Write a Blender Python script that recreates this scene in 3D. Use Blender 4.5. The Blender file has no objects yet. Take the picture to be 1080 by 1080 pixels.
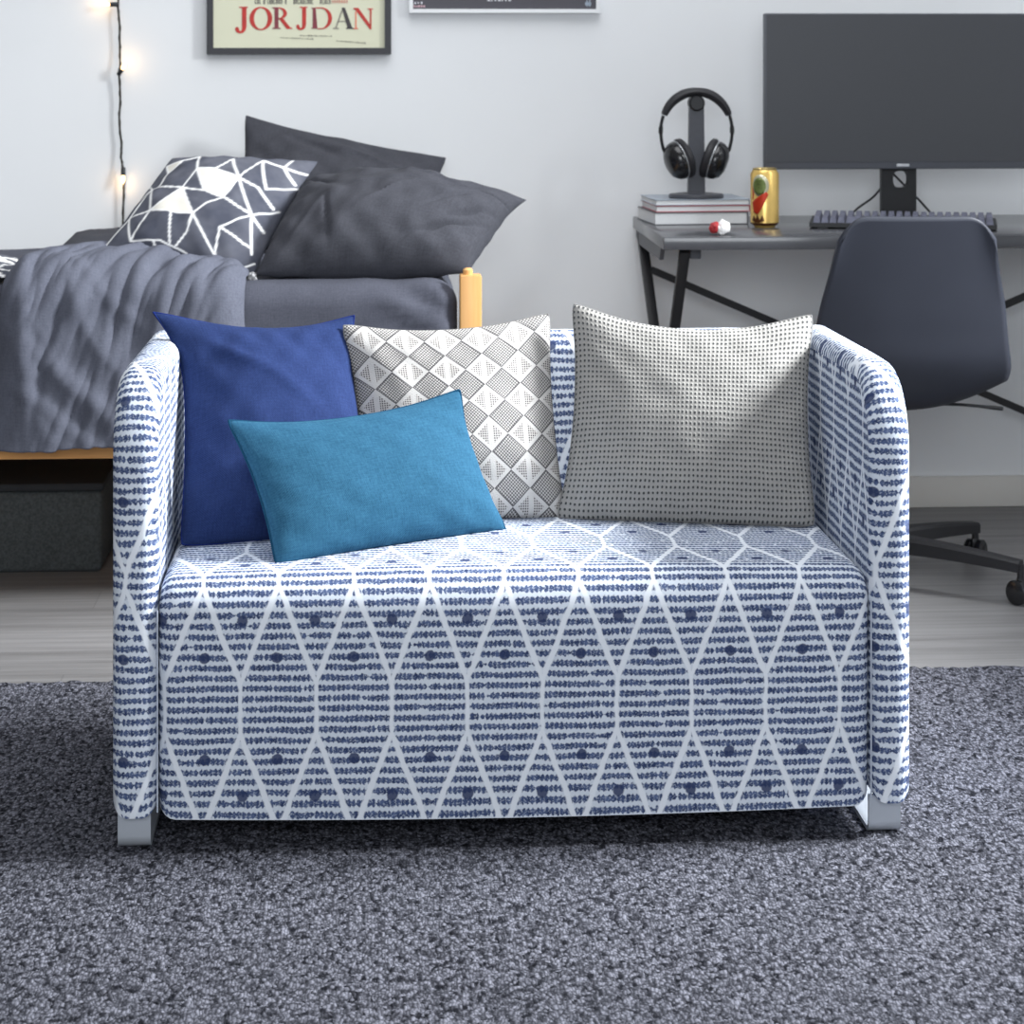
import bpy, bmesh, math, random
from mathutils import Vector, Matrix, noise
from math import sin, cos, pi, radians, sqrt, exp

S = bpy.context.scene
C = S.collection
V = Vector
random.seed(7)

# ------------------------------------------------------------------ camera, world, lights, exposure
cam_d = bpy.data.cameras.new('camera'); cam = bpy.data.objects.new('camera', cam_d); C.objects.link(cam)
cam.location = (-0.2197, -3.4946, 1.2119)
cam.rotation_euler = (radians(90), 0, radians(-3.5))
cam_d.sensor_width = 36; cam_d.lens = 82.0; cam_d.shift_y = -500 / 1080
cam_d.dof.use_dof = True; cam_d.dof.focus_distance = 3.65; cam_d.dof.aperture_fstop = 11
S.camera = cam

world = bpy.data.worlds.new('daylight'); S.world = world; world.use_nodes = True
wb = world.node_tree.nodes['Background']
wb.inputs[0].default_value = (0.96, 0.98, 1.0, 1); wb.inputs[1].default_value = 0.22

def area_light(name, loc, target, sx, sy, power, col):
    d = bpy.data.lights.new(name, 'AREA'); d.shape = 'RECTANGLE'; d.size = sx; d.size_y = sy
    d.energy = power; d.color = col
    o = bpy.data.objects.new(name, d); C.objects.link(o); o.location = loc
    o.rotation_euler = (V(target) - V(loc)).to_track_quat('-Z', 'Y').to_euler()
    return o
area_light('window_light', (3.2, 0.30, 2.55), (0.0, 0.35, 0.30), 0.9, 0.9, 106, (0.95, 0.98, 1.0)).data.spread = radians(82)
area_light('overhead_fill', (0.2, 0.85, 3.6), (0.1, 1.15, 0.0), 2.8, 2.2, 72, (0.95, 0.97, 1.0))  # added overhead softbox fill, not an actual roof window
area_light('front_fill', (-0.4, -4.8, 2.0), (0.0, 1.0, 0.7), 2.4, 1.6, 112, (0.90, 0.95, 1.0))  # added soft fill behind the camera to brighten the fronts, no real window
S.view_settings.view_transform = 'Standard'; S.view_settings.look = 'None'
S.view_settings.gamma = 1; S.view_settings.use_curve_mapping = False
S.view_settings.exposure = 0.0

# ------------------------------------------------------------------ object helpers
def link(name, me, mat=None, parent=None, smooth=True):
    o = bpy.data.objects.new(name, me); C.objects.link(o)
    if mat is not None:
        for m in (mat if isinstance(mat, (list, tuple)) else [mat]): me.materials.append(m)
    if parent is not None: o.parent = parent
    if smooth and isinstance(me, bpy.types.Mesh):
        for p in me.polygons: p.use_smooth = True
        try: me.set_sharp_from_angle(angle=radians(40))
        except Exception: pass
    return o
def obj(name, bm, mat, parent=None, smooth=True):
    bmesh.ops.recalc_face_normals(bm, faces=bm.faces[:])
    me = bpy.data.meshes.new(name); bm.to_mesh(me); bm.free()
    return link(name, me, mat, parent, smooth)
def tag(o, label, cat, group=None):
    o['label'] = label; o['category'] = cat
    if group: o['group'] = group
    return o
def thing(name, label, cat, loc=(0, 0, 0), rot=(0, 0, 0), group=None):
    o = bpy.data.objects.new(name, None); C.objects.link(o); o.location = loc; o.rotation_euler = rot
    o.empty_display_size = 0.05
    return tag(o, label, cat, group)
def struct(o): o['kind'] = 'structure'; return o
def NB(): return bmesh.new()
def box(bm, x0, x1, y0, y1, z0, z1, bev=0.0, seg=2, mat=None):
    vs = [bm.verts.new((x, y, z)) for x in (x0, x1) for y in (y0, y1) for z in (z0, z1)]
    q = [(0, 1, 3, 2), (4, 6, 7, 5), (0, 4, 5, 1), (2, 3, 7, 6), (0, 2, 6, 4), (1, 5, 7, 3)]
    fs = [bm.faces.new([vs[i] for i in f]) for f in q]
    if bev > 0:
        es = list({e for f in fs for e in f.edges})
        bmesh.ops.bevel(bm, geom=es, offset=bev, segments=seg, profile=0.5, affect='EDGES')
    if mat is not None:
        M = mat
        for v in (vs if bev == 0 else []): v.co = M @ v.co
    return vs
def bar(bm, a, b, w, t, up=(0, 0, 1), bev=0.0):
    a, b = V(a), V(b); d = (b - a).normalized(); u = V(up)
    s = d.cross(u).normalized(); u = s.cross(d).normalized()
    vs = [bm.verts.new(p + s * i * w / 2 + u * j * t / 2) for p in (a, b) for i, j in ((-1, -1), (1, -1), (1, 1), (-1, 1))]
    fs = [bm.faces.new([vs[i] for i in f]) for f in ((3, 2, 1, 0), (4, 5, 6, 7), (0, 1, 5, 4), (1, 2, 6, 5), (2, 3, 7, 6), (3, 0, 4, 7))]
    if bev > 0:
        bmesh.ops.bevel(bm, geom=list({e for f in fs for e in f.edges}), offset=bev, segments=2, profile=0.5, affect='EDGES')
def tube(bm, pts, r, n=10, closed=False):
    pts = [V(p) for p in pts]; N = len(pts); rings = []
    ref = None
    for i, p in enumerate(pts):
        if closed: d = pts[(i + 1) % N] - pts[i - 1]
        else: d = pts[min(i + 1, N - 1)] - pts[max(i - 1, 0)]
        d.normalize()
        if ref is None: ref = d.orthogonal().normalized()
        ref = (ref - d * ref.dot(d)).normalized(); s = d.cross(ref)
        rr = r[i] if isinstance(r, (list, tuple)) else r
        rings.append([bm.verts.new(p + (ref * cos(2 * pi * k / n) + s * sin(2 * pi * k / n)) * rr) for k in range(n)])
    for i in range(N if closed else N - 1):
        a, b = rings[i], rings[(i + 1) % N]
        for k in range(n): bm.faces.new((a[k], a[(k + 1) % n], b[(k + 1) % n], b[k]))
    if not closed:
        bm.faces.new(rings[0][::-1]); bm.faces.new(rings[-1])
def lathe(bm, prof, n=32, M=Matrix()):
    rings = []
    for r, z in prof:
        if r < 1e-6: rings.append([bm.verts.new(M @ V((0, 0, z)))])
        else: rings.append([bm.verts.new(M @ V((r * cos(2 * pi * k / n), r * sin(2 * pi * k / n), z))) for k in range(n)])
    for a, b in zip(rings, rings[1:]):
        for k in range(n):
            k2 = (k + 1) % n
            if len(a) == 1 and len(b) == 1: continue
            if len(a) == 1: bm.faces.new((a[0], b[k2], b[k]))
            elif len(b) == 1: bm.faces.new((a[k], a[k2], b[0]))
            else: bm.faces.new((a[k], a[k2], b[k2], b[k]))
def prism(bm, pts2, f0, f1):
    """closed prism between two images of a 2-D polygon"""
    a = [bm.verts.new(f0(p)) for p in pts2]; b = [bm.verts.new(f1(p)) for p in pts2]
    n = len(pts2)
    fa = bm.faces.new(a); fb = bm.faces.new(b[::-1]); fa.normal_update(); fb.normal_update()
    for i in range(n): bm.faces.new((a[i], b[i], b[(i + 1) % n], a[(i + 1) % n]))
    bmesh.ops.triangulate(bm, faces=[fa, fb])
def smoothpath(pts, n=8):
    """Catmull-Rom through the points"""
    P = [V(p) for p in pts]; out = []
    for i in range(len(P) - 1):
        p0, p1, p2, p3 = P[max(i - 1, 0)], P[i], P[i + 1], P[min(i + 2, len(P) - 1)]
        for k in range(n):
            t = k / n
            out.append(0.5 * ((2 * p1) + (p2 - p0) * t + (2 * p0 - 5 * p1 + 4 * p2 - p3) * t * t + (3 * p1 - p0 - 3 * p2 + p3) * t ** 3))
    out.append(P[-1]); return out

# ------------------------------------------------------------------ material helpers
def lin(c):
    return tuple(((x / 255) / 12.92 if x / 255 <= 0.04045 else ((x / 255 + 0.055) / 1.055) ** 2.4) for x in c) + (1.0,)
class NT:
    def __init__(s, name, rough=0.6, metal=0.0, spec=0.5, col=None):
        s.mat = bpy.data.materials.new(name); s.mat.use_nodes = True; s.t = s.mat.node_tree
        s.b = s.t.nodes['Principled BSDF']
        s.b.inputs['Roughness'].default_value = rough; s.b.inputs['Metallic'].default_value = metal
        s.b.inputs['Specular IOR Level'].default_value = spec
        if col: s.b.inputs['Base Color'].default_value = lin(col)
    def set(s, sock, v):
        if isinstance(v, bpy.types.NodeSocket): s.t.links.new(v, sock)
        else: sock.default_value = v
    def m(s, op, a, b=None, c=None, clamp=False):
        n = s.t.nodes.new('ShaderNodeMath'); n.operation = op; n.use_clamp = clamp
        for i, v in enumerate((a, b, c)):
            if v is not None: s.set(n.inputs[i], v)
        return n.outputs[0]
    def mr(s, v, a, b, c=0.0, d=1.0, smooth=False):
        n = s.t.nodes.new('ShaderNodeMapRange'); n.clamp = True
        if smooth: n.interpolation_type = 'SMOOTHSTEP'
        s.set(n.inputs['Value'], v)
        for k, x in (('From Min', a), ('From Max', b), ('To Min', c), ('To Max', d)): s.set(n.inputs[k], x)
        return n.outputs['Result']
    def mix(s, f, a, b, mode='MIX'):
        n = s.t.nodes.new('ShaderNodeMix'); n.data_type = 'RGBA'; n.blend_type = mode
        s.set(n.inputs[0], f); s.set(n.inputs[6], a); s.set(n.inputs[7], b)
        return n.outputs[2]
    def uv(s):
        n = s.t.nodes.new('ShaderNodeUVMap'); x = s.t.nodes.new('ShaderNodeSeparateXYZ'); s.t.links.new(n.outputs[0], x.inputs[0])
        return n.outputs[0], x.outputs[0], x.outputs[1]
    def coord(s, k='Object'): return s.t.nodes.new('ShaderNodeTexCoord').outputs[k]
    def map(s, v, scale=(1, 1, 1), loc=(0, 0, 0)):
        n = s.t.nodes.new('ShaderNodeMapping'); s.set(n.inputs[0], v); n.inputs['Scale'].default_value = scale; n.inputs['Location'].default_value = loc
        return n.outputs[0]
    def noise(s, v, scale, detail=2, rough=0.5, out='Fac'):
        n = s.t.nodes.new('ShaderNodeTexNoise'); s.set(n.inputs['Vector'], v); n.inputs['Scale'].default_value = scale
        n.inputs['Detail'].default_value = detail; n.inputs['Roughness'].default_value = rough
        return n.outputs[out]
    def voro(s, v, scale, feat='F1', out='Distance', rnd=1.0):
        n = s.t.nodes.new('ShaderNodeTexVoronoi'); n.feature = feat; s.set(n.inputs['Vector'], v); n.inputs['Scale'].default_value = scale
        n.inputs['Randomness'].default_value = rnd
        return n.outputs[out]
    def bump(s, h, strength=0.3, dist=0.002):
        n = s.t.nodes.new('ShaderNodeBump'); n.inputs['Strength'].default_value = strength; n.inputs['Distance'].default_value = dist
        s.set(n.inputs['Height'], h); s.t.links.new(n.outputs[0], s.b.inputs['Normal'])
    def base(s, c): s.set(s.b.inputs['Base Color'], c)
    def sheen(s, w, col=(1, 1, 1, 1), r=0.4):
        s.b.inputs['Sheen Weight'].default_value = w; s.b.inputs['Sheen Tint'].default_value = col; s.b.inputs['Sheen Roughness'].default_value = r
        return s
def plain(name, col, rough=0.5, metal=0.0, spec=0.5, var=0.06, scale=30, bump=0.0, bscale=300):
    """single-coloured material with a little tone variation and grain"""
    n = NT(name, rough, metal, spec); o = n.coord()
    f = n.noise(o, scale, 3)
    k = n.mr(f, 0.3, 0.7, 1 - var, 1 + var)
    c = n.t.nodes.new('ShaderNodeVectorMath'); c.operation = 'SCALE'
    c.inputs[0].default_value = lin(col)[:3]; n.set(c.inputs['Scale'], k); n.base(c.outputs[0])
    if bump: n.bump(n.noise(o, bscale, 2), bump, 0.001)
    return n.mat

def fabric_weave(name, ca, cb, rough=0.9, ws=1100, big=6, bumps=0.25, sheen=0.0):
    """plain woven cloth: two thread tones, thread relief; uses the UV map in metres"""
    n = NT(name, rough, 0, 0.15)
    uv, u, v = n.uv()
    o = n.coord()
    a = n.m('SINE', n.m('MULTIPLY', u, ws)); b = n.m('SINE', n.m('MULTIPLY', v, ws))
    w = n.m('MULTIPLY', a, b)
    f = n.noise(n.map(o, (1, 1, 1)), 260, 3)
    g = n.noise(n.map(uv, (30, 500, 1)), 1, 2); h = n.noise(n.map(uv, (500, 30, 1)), 1, 2)
    k = n.m('ADD', n.m('MULTIPLY', f, 0.4), n.m('ADD', n.m('MULTIPLY', g, 0.3), n.m('MULTIPLY', h, 0.3)))
    n.base(n.mix(n.mr(k, 0.36, 0.64), lin(ca), lin(cb)))
    n.bump(n.m('ADD', n.m('MULTIPLY', w, 0.35), k), bumps, 0.0012)
    if sheen: n.sheen(sheen)
    return n.mat

def m_sofa():
    n = NT('sofa_print_fabric', 0.92, 0, 0.12); P, H, V0, U0 = 0.1128, 0.193, 0.405, -0.017
    uv, u, v = n.uv()
    nz = n.noise(uv, 26, 2); nz2 = n.noise(n.map(uv, (1, 1, 1), (3, 7, 0)), 90, 2); nz3 = n.noise(n.map(uv, (1, 1, 1), (9, 2, 0)), 330, 2)
    vw = n.m('ADD', v, n.m('MULTIPLY', n.m('SUBTRACT', nz, 0.5), 0.006))
    uw = n.m('ADD', u, n.m('MULTIPLY', n.m('SUBTRACT', nz, 0.5), 0.007))
    w = n.m('PINGPONG', n.m('SUBTRACT', v, V0), H)
    t = n.mr(n.m('DIVIDE', w, H), 0.05, 0.80)
    a = n.m('DIVIDE', n.m('SUBTRACT', uw, U0), P)
    def dist(x): return n.m('MULTIPLY', n.m('ABSOLUTE', n.m('SUBTRACT', n.m('FRACT', n.m('ADD', x, 0.5)), 0.5)), P)
    ht = n.m('MULTIPLY', t, 0.5)
    d = n.m('MINIMUM', dist(n.m('SUBTRACT', a, ht)), dist(n.m('ADD', a, ht)))
    lw = n.m('ADD', n.m('ADD', 0.0032, n.m('MULTIPLY', n.mr(n.m('MULTIPLY', t, n.m('SUBTRACT', 1, t)), 0.0, 0.12), 0.0014)), n.m('MULTIPLY', n.m('SUBTRACT', nz2, 0.5), 0.004))
    line = n.mr(n.m('SUBTRACT', d, lw), -0.0012, 0.0012, 1.0, 0.0)
    # rows of bead-like strokes
    R = 0.0156
    dr = n.m('MULTIPLY', n.m('ABSOLUTE', n.m('SUBTRACT', n.m('FRACT', n.m('DIVIDE', vw, R)), 0.5)), R)
    row = n.m('FLOOR', n.m('DIVIDE', vw, R))
    ph = n.m('MULTIPLY', n.m('SINE', n.m('MULTIPLY', row, 12.9)), 9.0)
    bead = n.m('SINE', n.m('ADD', n.m('MULTIPLY', u, 2 * pi / 0.0072), n.m('ADD', ph, n.m('MULTIPLY', nz2, 6.0))))
    th = n.m('ADD', n.m('ADD', 0.0044, n.m('MULTIPLY', bead, 0.0010)), n.m('MULTIPLY', n.m('SUBTRACT', nz3, 0.5), 0.0040))
    gapn = n.noise(n.m('ADD', n.m('MULTIPLY', u, 60), n.m('MULTIPLY', row, 5.3)), 1, 1)
    th = n.m('SUBTRACT', th, n.mr(gapn, 0.58, 0.72, 0.0, 0.0034))
    dash = n.mr(n.m('SUBTRACT', dr, th), -0.0010, 0.0010, 1.0, 0.0)
    dash = n.m('MULTIPLY', dash, n.mr(n.m('ADD', nz3, n.m('MULTIPLY', bead, 0.06)), 0.34, 0.50, 0.55, 1.0))
    # one large bead in each triangular cell
    def dot(x, w0):
        cx = n.m('MULTIPLY', n.m('SUBTRACT', n.m('FRACT', x), 0.5), P)
        cx = n.m('ADD', cx, n.m('MULTIPLY', n.m('SUBTRACT', n.noise(n.m('FLOOR', n.m('MULTIPLY', x, 1)), 3.7, 0), 0.5), 0.02))
        cy = n.m('SUBTRACT', w, w0)
        return n.m('SQRT', n.m('ADD', n.m('MULTIPLY', cx, cx), n.m('MULTIPLY', cy, cy)))
    dd = n.m('MINIMUM', dot(n.m('ADD', a, 0.5), 0.117), dot(a, 0.062))
    dd = n.m('ADD', dd, n.m('MULTIPLY', n.m('SUBTRACT', nz3, 0.5), 0.003))
    dots = n.mr(dd, 0.0072, 0.0092, 1.0, 0.0)
    ground = n.mix(nz2, lin((202, 211, 225)), lin((222, 228, 236)))
    ink = n.mix(n.mr(nz2, 0.3, 0.7), lin((46, 60, 96)), lin((90, 106, 144)))
    c = n.mix(dash, ground, ink)
    c = n.mix(line, c, lin((229, 234, 242)))
    c = n.mix(n.m('MULTIPLY', dots, 0.92), c, lin((50, 62, 98)))
    n.base(c)
    wv = n.m('MULTIPLY', n.m('SINE', n.m('MULTIPLY', u, 2 * pi / 0.0021)), n.m('SINE', n.m('MULTIPLY', v, 2 * pi / 0.0021)))
    n.bump(n.m('ADD', n.m('MULTIPLY', wv, 0.3), n.m('ADD', nz3, n.m('MULTIPLY', dash, -0.25))), 0.3, 0.0015)
    return n.mat

def m_waffle():
    n = NT('grey_waffle_knit', 0.95, 0, 0.1); uv, u, v = n.uv()
    nz = n.noise(uv, 40, 2)
    a = n.m('SINE', n.m('MULTIPLY', n.m('ADD', u, n.m('MULTIPLY', nz, 0.003)), 2 * pi / 0.0074))
    b = n.m('SINE', n.m('MULTIPLY', n.m('ADD', v, n.m('MULTIPLY', nz, 0.004)), 2 * pi / 0.0094))
    h = n.m('MULTIPLY', n.m('MULTIPLY', n.m('ADD', a, 1), 0.5), n.m('MULTIPLY', n.m('ADD', b, 1), 0.5))
    f = n.noise(uv, 700, 2)
    c = n.mix(f, lin((142, 140, 137)), lin((168, 166, 162)))
    c = n.mix(n.mr(h, 0.42, 0.72, 0, 0.95), c, lin((62, 64, 67)))
    n.base(c); n.bump(n.m('ADD', n.m('MULTIPLY', h, -1.0), n.m('MULTIPLY', f, 0.3)), 0.55, 0.003)
    return n.mat

def m_diamond():
    n = NT('diamond_weave_cloth', 0.95, 0, 0.1); uv, u, v = n.uv()
    p = n.m('ADD', n.m('DIVIDE', u, 0.063), n.m('DIVIDE', v, 0.059)); q = n.m('SUBTRACT', n.m('DIVIDE', u, 0.063), n.m('DIVIDE', v, 0.059))
    p = n.m('ADD', p, 20.31); q = n.m('ADD', q, 20.12)
    fp, fq = n.m('FRACT', p), n.m('FRACT', q)
    e = n.m('MINIMUM', n.m('MINIMUM', fp, n.m('SUBTRACT', 1, fp)), n.m('MINIMUM', fq, n.m('SUBTRACT', 1, fq)))
    par = n.m('MODULO', n.m('ADD', n.m('FLOOR', p), n.m('FLOOR', q)), 2)
    isgrey = n.m('LESS_THAN', par, 0.5)
    ch = n.m('MULTIPLY', n.m('SINE', n.m('MULTIPLY', u, 2 * pi / 0.0058)), n.m('SINE', n.m('MULTIPLY', v, 2 * pi / 0.0058)))
    nz = n.noise(uv, 420, 2)
    grey = n.mix(n.mr(ch, -0.35, 0.35), lin((92, 90, 90)), lin((192, 189, 186)))
    grey = n.mix(n.mr(e, 0.03, 0.06, 1, 0), grey, lin((92, 90, 92)))
    dots = n.m('MULTIPLY', n.m('SINE', n.m('MULTIPLY', n.m('ADD', u, v), 2 * pi / 0.0078)), n.m('SINE', n.m('MULTIPLY', n.m('SUBTRACT', u, v), 2 * pi / 0.0078)))
    vert = n.m('GREATER_THAN', n.m('ABSOLUTE', n.m('SUBTRACT', n.m('ADD', fp, fq), 1.0)), 0.14)
    inner = n.m('MULTIPLY', n.m('GREATER_THAN', e, 0.14), vert)
    cream = n.mix(nz, lin((192, 189, 186)), lin((208, 206, 204)))
    tri = n.mix(n.mr(dots, 0.05, 0.35), lin((196, 192, 188)), lin((86, 82, 82)))
    white = n.mix(inner, cream, tri)
    n.base(n.mix(isgrey, white, grey))
    n.bump(n.m('ADD', nz, n.m('MULTIPLY', ch, n.m('MULTIPLY', isgrey, 0.5))), 0.5, 0.0018)
    return n.mat

def m_rug():
    n = NT('grey_loop_pile', 0.98, 0, 0.05); o = n.coord()
    wob = n.t.nodes.new('ShaderNodeVectorMath'); wob.operation = 'MULTIPLY_ADD'
    n.set(wob.inputs[0], n.noise(o, 120, 1, out='Color')); wob.inputs[1].default_value = (0.006, 0.006, 0.006); n.set(wob.inputs[2], o)
    p = n.map(wob.outputs[0], (1.0, 0.5, 1.0))
    cell = n.voro(p, 228, out='Color'); dist = n.voro(p, 228)
    sep = n.t.nodes.new('ShaderNodeSeparateColor'); n.set(sep.inputs[0], cell)
    clump = n.noise(n.map(o, (1, .55, 1)), 95, 2); big = n.noise(o, 3.5, 2)
    k = n.m('ADD', n.m('MULTIPLY', sep.outputs[0], 0.55), n.m('MULTIPLY', clump, 0.9))
    f = n.mr(k, 0.42, 1.0)
    c = n.mix(f, lin((24, 25, 30)), lin((128, 129, 140)))
    c = n.mix(n.mr(dist, 0.35, 0.75, 0, 0.75), c, lin((26, 27, 33)))
    c = n.mix(n.mr(big, 0.35, 0.7, 0, 0.12), c, lin((70, 72, 80)))
    n.base(c); n.bump(n.m('ADD', n.m('MULTIPLY', dist, -1.0), n.m('MULTIPLY', clump, 0.6)), 0.55, 0.004)
    return n.mat

def m_floor():
    n = NT('grey_oak_boards', 0.42, 0, 0.4); o = n.coord()
    x = n.t.nodes.new('ShaderNodeSeparateXYZ'); n.set(x.inputs[0], o)
    X, Y = x.outputs[0], x.outputs[1]
    row = n.m('FLOOR', n.m('DIVIDE', Y, 0.17)); fy = n.m('FRACT', n.m('DIVIDE', Y, 0.17))
    xo = n.m('ADD', X, n.m('MULTIPLY', n.m('SINE', n.m('MULTIPLY', row, 7.3)), 3.0))
    fx = n.m('FRACT', n.m('DIVIDE', xo, 1.2)); col = n.m('FLOOR', n.m('DIVIDE', xo, 1.2))
    seam = n.m('MAXIMUM', n.mr(fy, 0.0, 0.014, 1, 0), n.mr(fx, 0.0, 0.002, 1, 0))
    tone = n.noise(n.m('ADD', n.m('MULTIPLY', row, 3.77), n.m('MULTIPLY', col, 1.91)), 1.0, 0)
    cb = n.t.nodes.new('ShaderNodeCombineXYZ'); n.set(cb.inputs[0], n.m('MULTIPLY', xo, 1.6)); n.set(cb.inputs[1], n.m('MULTIPLY', Y, 42)); n.set(cb.inputs[2], row)
    g = n.noise(cb.outputs[0], 1.0, 4, 0.65)
    k = n.m('ADD', n.m('MULTIPLY', tone, 0.35), n.m('MULTIPLY', g, 0.75))
    c = n.mix(n.mr(k, 0.35, 0.75), lin((104, 103, 103)), lin((146, 145, 146)))
    c = n.mix(n.m('MULTIPLY', seam, 0.55), c, lin((80, 79, 80)))
    n.base(c); n.bump(n.m('SUBTRACT', g, seam), 0.12, 0.002)
    return n.mat

def m_wood(name, c1, c2, axis=0):
    n = NT(name, 0.42, 0, 0.4); o = n.coord(); sc = [22, 22, 22]; sc[axis] = 1.6
    g = n.noise(n.map(o, sc), 1.6, 4, 0.6)
    n.base(n.mix(n.mr(g, 0.3, 0.7), lin(c1), lin(c2))); n.bump(g, 0.08, 0.001)
    return n.mat

def m_attr(name, cols, rough=0.9):
    """colour picked by a per-vertex pattern value woven into the cloth"""
    n = NT(name, rough, 0, 0.15)
    a = n.t.nodes.new('ShaderNodeAttribute'); a.attribute_name = 'pattern'
    o = n.coord(); f = n.noise(o, 14, 3)
    c = n.mix(n.mr(f, 0.35, 0.65), lin((74, 77, 89)), lin((98, 100, 110)))
    sp = n.t.nodes.new('ShaderNodeSeparateColor'); n.set(sp.inputs[0], a.outputs['Color'])
    c = n.mix(sp.outputs[1], c, lin((222, 219, 210)))
    c = n.mix(sp.outputs[0], c, lin((240, 240, 240)))
    n.base(c); n.bump(n.noise(o, 500, 2), 0.3, 0.001)
    return n.mat

MAT = {}
MAT['wall'] = plain('white_wall_paint', (238, 240, 242), 0.75, spec=0.25, var=0.012, scale=3, bump=0.05, bscale=220)
MAT['base'] = plain('baseboard_paint', (226, 223, 217), 0.5, spec=0.3, var=0.02, scale=6)
MAT['floor'] = m_floor(); MAT['rug'] = m_rug(); MAT['sofa'] = m_sofa()
MAT['chrome'] = plain('satin_aluminium', (196, 202, 210), 0.38, metal=0.45, var=0.03, scale=20)
MAT['navy'] = fabric_weave('navy_linen', (29, 43, 84), (40, 57, 101), ws=1900, bumps=0.3)
MAT['navyseam'] = plain('navy_seam', (28, 44, 104), 0.9, spec=0.1)
MAT['teal'] = fabric_weave('teal_wool', (33, 76, 103), (49, 97, 124), ws=2300, bumps=0.35)
MAT['tealseam'] = plain('teal_seam', (24, 66, 92), 0.9, spec=0.1)
MAT['waffle'] = m_waffle(); MAT['diamond'] = m_diamond()
MAT['greyseam'] = plain('grey_seam', (128, 127, 126), 0.9, spec=0.1)
MAT['bed'] = fabric_weave('charcoal_sheet', (72, 74, 84), (86, 88, 99), ws=2600, bumps=0.12)
MAT['duvet'] = fabric_weave('slate_duvet_cotton', (86, 89, 101), (103, 106, 119), ws=2600, bumps=0.15)
MAT['pillow'] = fabric_weave('dark_pillow_cotton', (60, 61, 67), (73, 74, 81), ws=2600, bumps=0.12)
MAT['geo'] = m_attr('geometric_cushion_cloth', None)
MAT['pine'] = m_wood('pine_wood', (205, 150, 88), (228, 178, 116), 2)
MAT['pinex'] = m_wood('pine_wood_rail', (196, 140, 82), (222, 168, 106), 0)
MAT['bin'] = plain('dark_mesh_cloth', (78, 82, 83), 0.9, spec=0.1, var=0.25, scale=180, bump=0.6, bscale=420)
MAT['binlid'] = plain('dark_box_trim', (50, 52, 55), 0.7, spec=0.2)
MAT['desk'] = plain('charcoal_desk_laminate', (80, 81, 85), 0.2, spec=0.5, var=0.03, scale=40)
MAT['steel'] = plain('black_powder_steel', (38, 38, 41), 0.5, spec=0.4, var=0.05)
MAT['gsteel'] = plain('grey_powder_steel', (84, 86, 92), 0.5, spec=0.4, var=0.05)
MAT['black'] = plain('black_plastic', (36, 37, 40), 0.45, spec=0.45, var=0.05, scale=80)
MAT['slate'] = plain('slate_grey_plastic', (70, 72, 79), 0.45, spec=0.45, var=0.05, scale=80)
MAT['gloss'] = plain('glossy_black_plastic', (26, 26, 29), 0.22, spec=0.6, var=0.03)
MAT['leather'] = plain('black_leatherette', (40, 40, 44), 0.5, spec=0.4, var=0.06, scale=120, bump=0.3, bscale=600)
MAT['screen'] = plain('matt_display_panel', (68, 70, 75), 0.36, spec=0.5, var=0.02, scale=2)
MAT['bezel'] = plain('monitor_bezel_grey', (90, 93, 100), 0.45, spec=0.4, var=0.02)
MAT['silver'] = plain('silver_badge', (205, 208, 212), 0.3, metal=0.6, var=0.02)
MAT['chair'] = plain('navy_grey_moulded_plastic', (50, 53, 63), 0.5, spec=0.4, var=0.03, scale=14)
MAT['paper'] = plain('page_block_paper', (226, 228, 230), 0.8, spec=0.2, var=0.03, scale=200)
MAT['cover1'] = plain('pale_blue_book_cover', (150, 160, 172), 0.35, spec=0.5, var=0.25, scale=22)
MAT['cover2'] = plain('red_book_cover', (168, 70, 80), 0.4, spec=0.4, var=0.05)
MAT['cover3'] = plain('dark_book_cover', (82, 84, 90), 0.45, spec=0.4, var=0.05)
MAT['gold'] = plain('gold_can_print', (246, 208, 122), 0.30, metal=0.5, var=0.05, scale=60)
MAT['goldpale'] = plain('pale_gold_rim', (214, 190, 130), 0.3, metal=0.8, var=0.04)
MAT['canred'] = plain('red_can_print', (198, 58, 28), 0.35, metal=0.3, var=0.08, scale=90)
MAT['cangreen'] = plain('green_can_print', (108, 122, 66), 0.35, metal=0.3, var=0.3, scale=120)
MAT['cansilver'] = plain('silver_can_print', (206, 204, 176), 0.3, metal=0.5, var=0.1, scale=90)
MAT['canbrown'] = plain('dark_can_print', (92, 52, 22), 0.35, metal=0.4, var=0.1)
MAT['white'] = plain('white_plastic_wrap', (240, 238, 238), 0.4, spec=0.4, var=0.04, scale=80)
MAT['red'] = plain('red_plastic_wrap', (168, 48, 52), 0.4, spec=0.4, var=0.15, scale=120)
MAT['key'] = plain('dark_keycaps', (110, 112, 130), 0.5, spec=0.4, var=0.25, scale=60)
MAT['frameblk'] = plain('black_picture_frame', (44, 44, 50), 0.4, spec=0.4, var=0.04)
MAT['framewht'] = plain('white_picture_frame', (236, 238, 240), 0.4, spec=0.4, var=0.02)
MAT['cream'] = plain('cream_poster_paper', (226, 226, 200), 0.5, spec=0.3, var=0.02, scale=4)
MAT['darkart'] = plain('charcoal_poster_print', (74, 72, 80), 0.4, spec=0.35, var=0.06, scale=6)
MAT['ink1'] = plain('red_poster_ink', (190, 48, 40), 0.5, var=0.12, scale=60)
MAT['ink2'] = plain('dark_poster_ink', (66, 60, 62), 0.5, var=0.2, scale=60)
MAT['ink3'] = plain('maroon_poster_ink', (132, 50, 62), 0.5, var=0.15, scale=60)
MAT['ink4'] = plain('salmon_poster_ink', (226, 118, 92), 0.5, var=0.1, scale=60)
MAT['ink5'] = plain('grey_poster_ink', (148, 144, 130), 0.5, var=0.1, scale=60)
MAT['inkpink'] = plain('pink_print_ink', (196, 160, 168), 0.5, var=0.15, scale=200)
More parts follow.
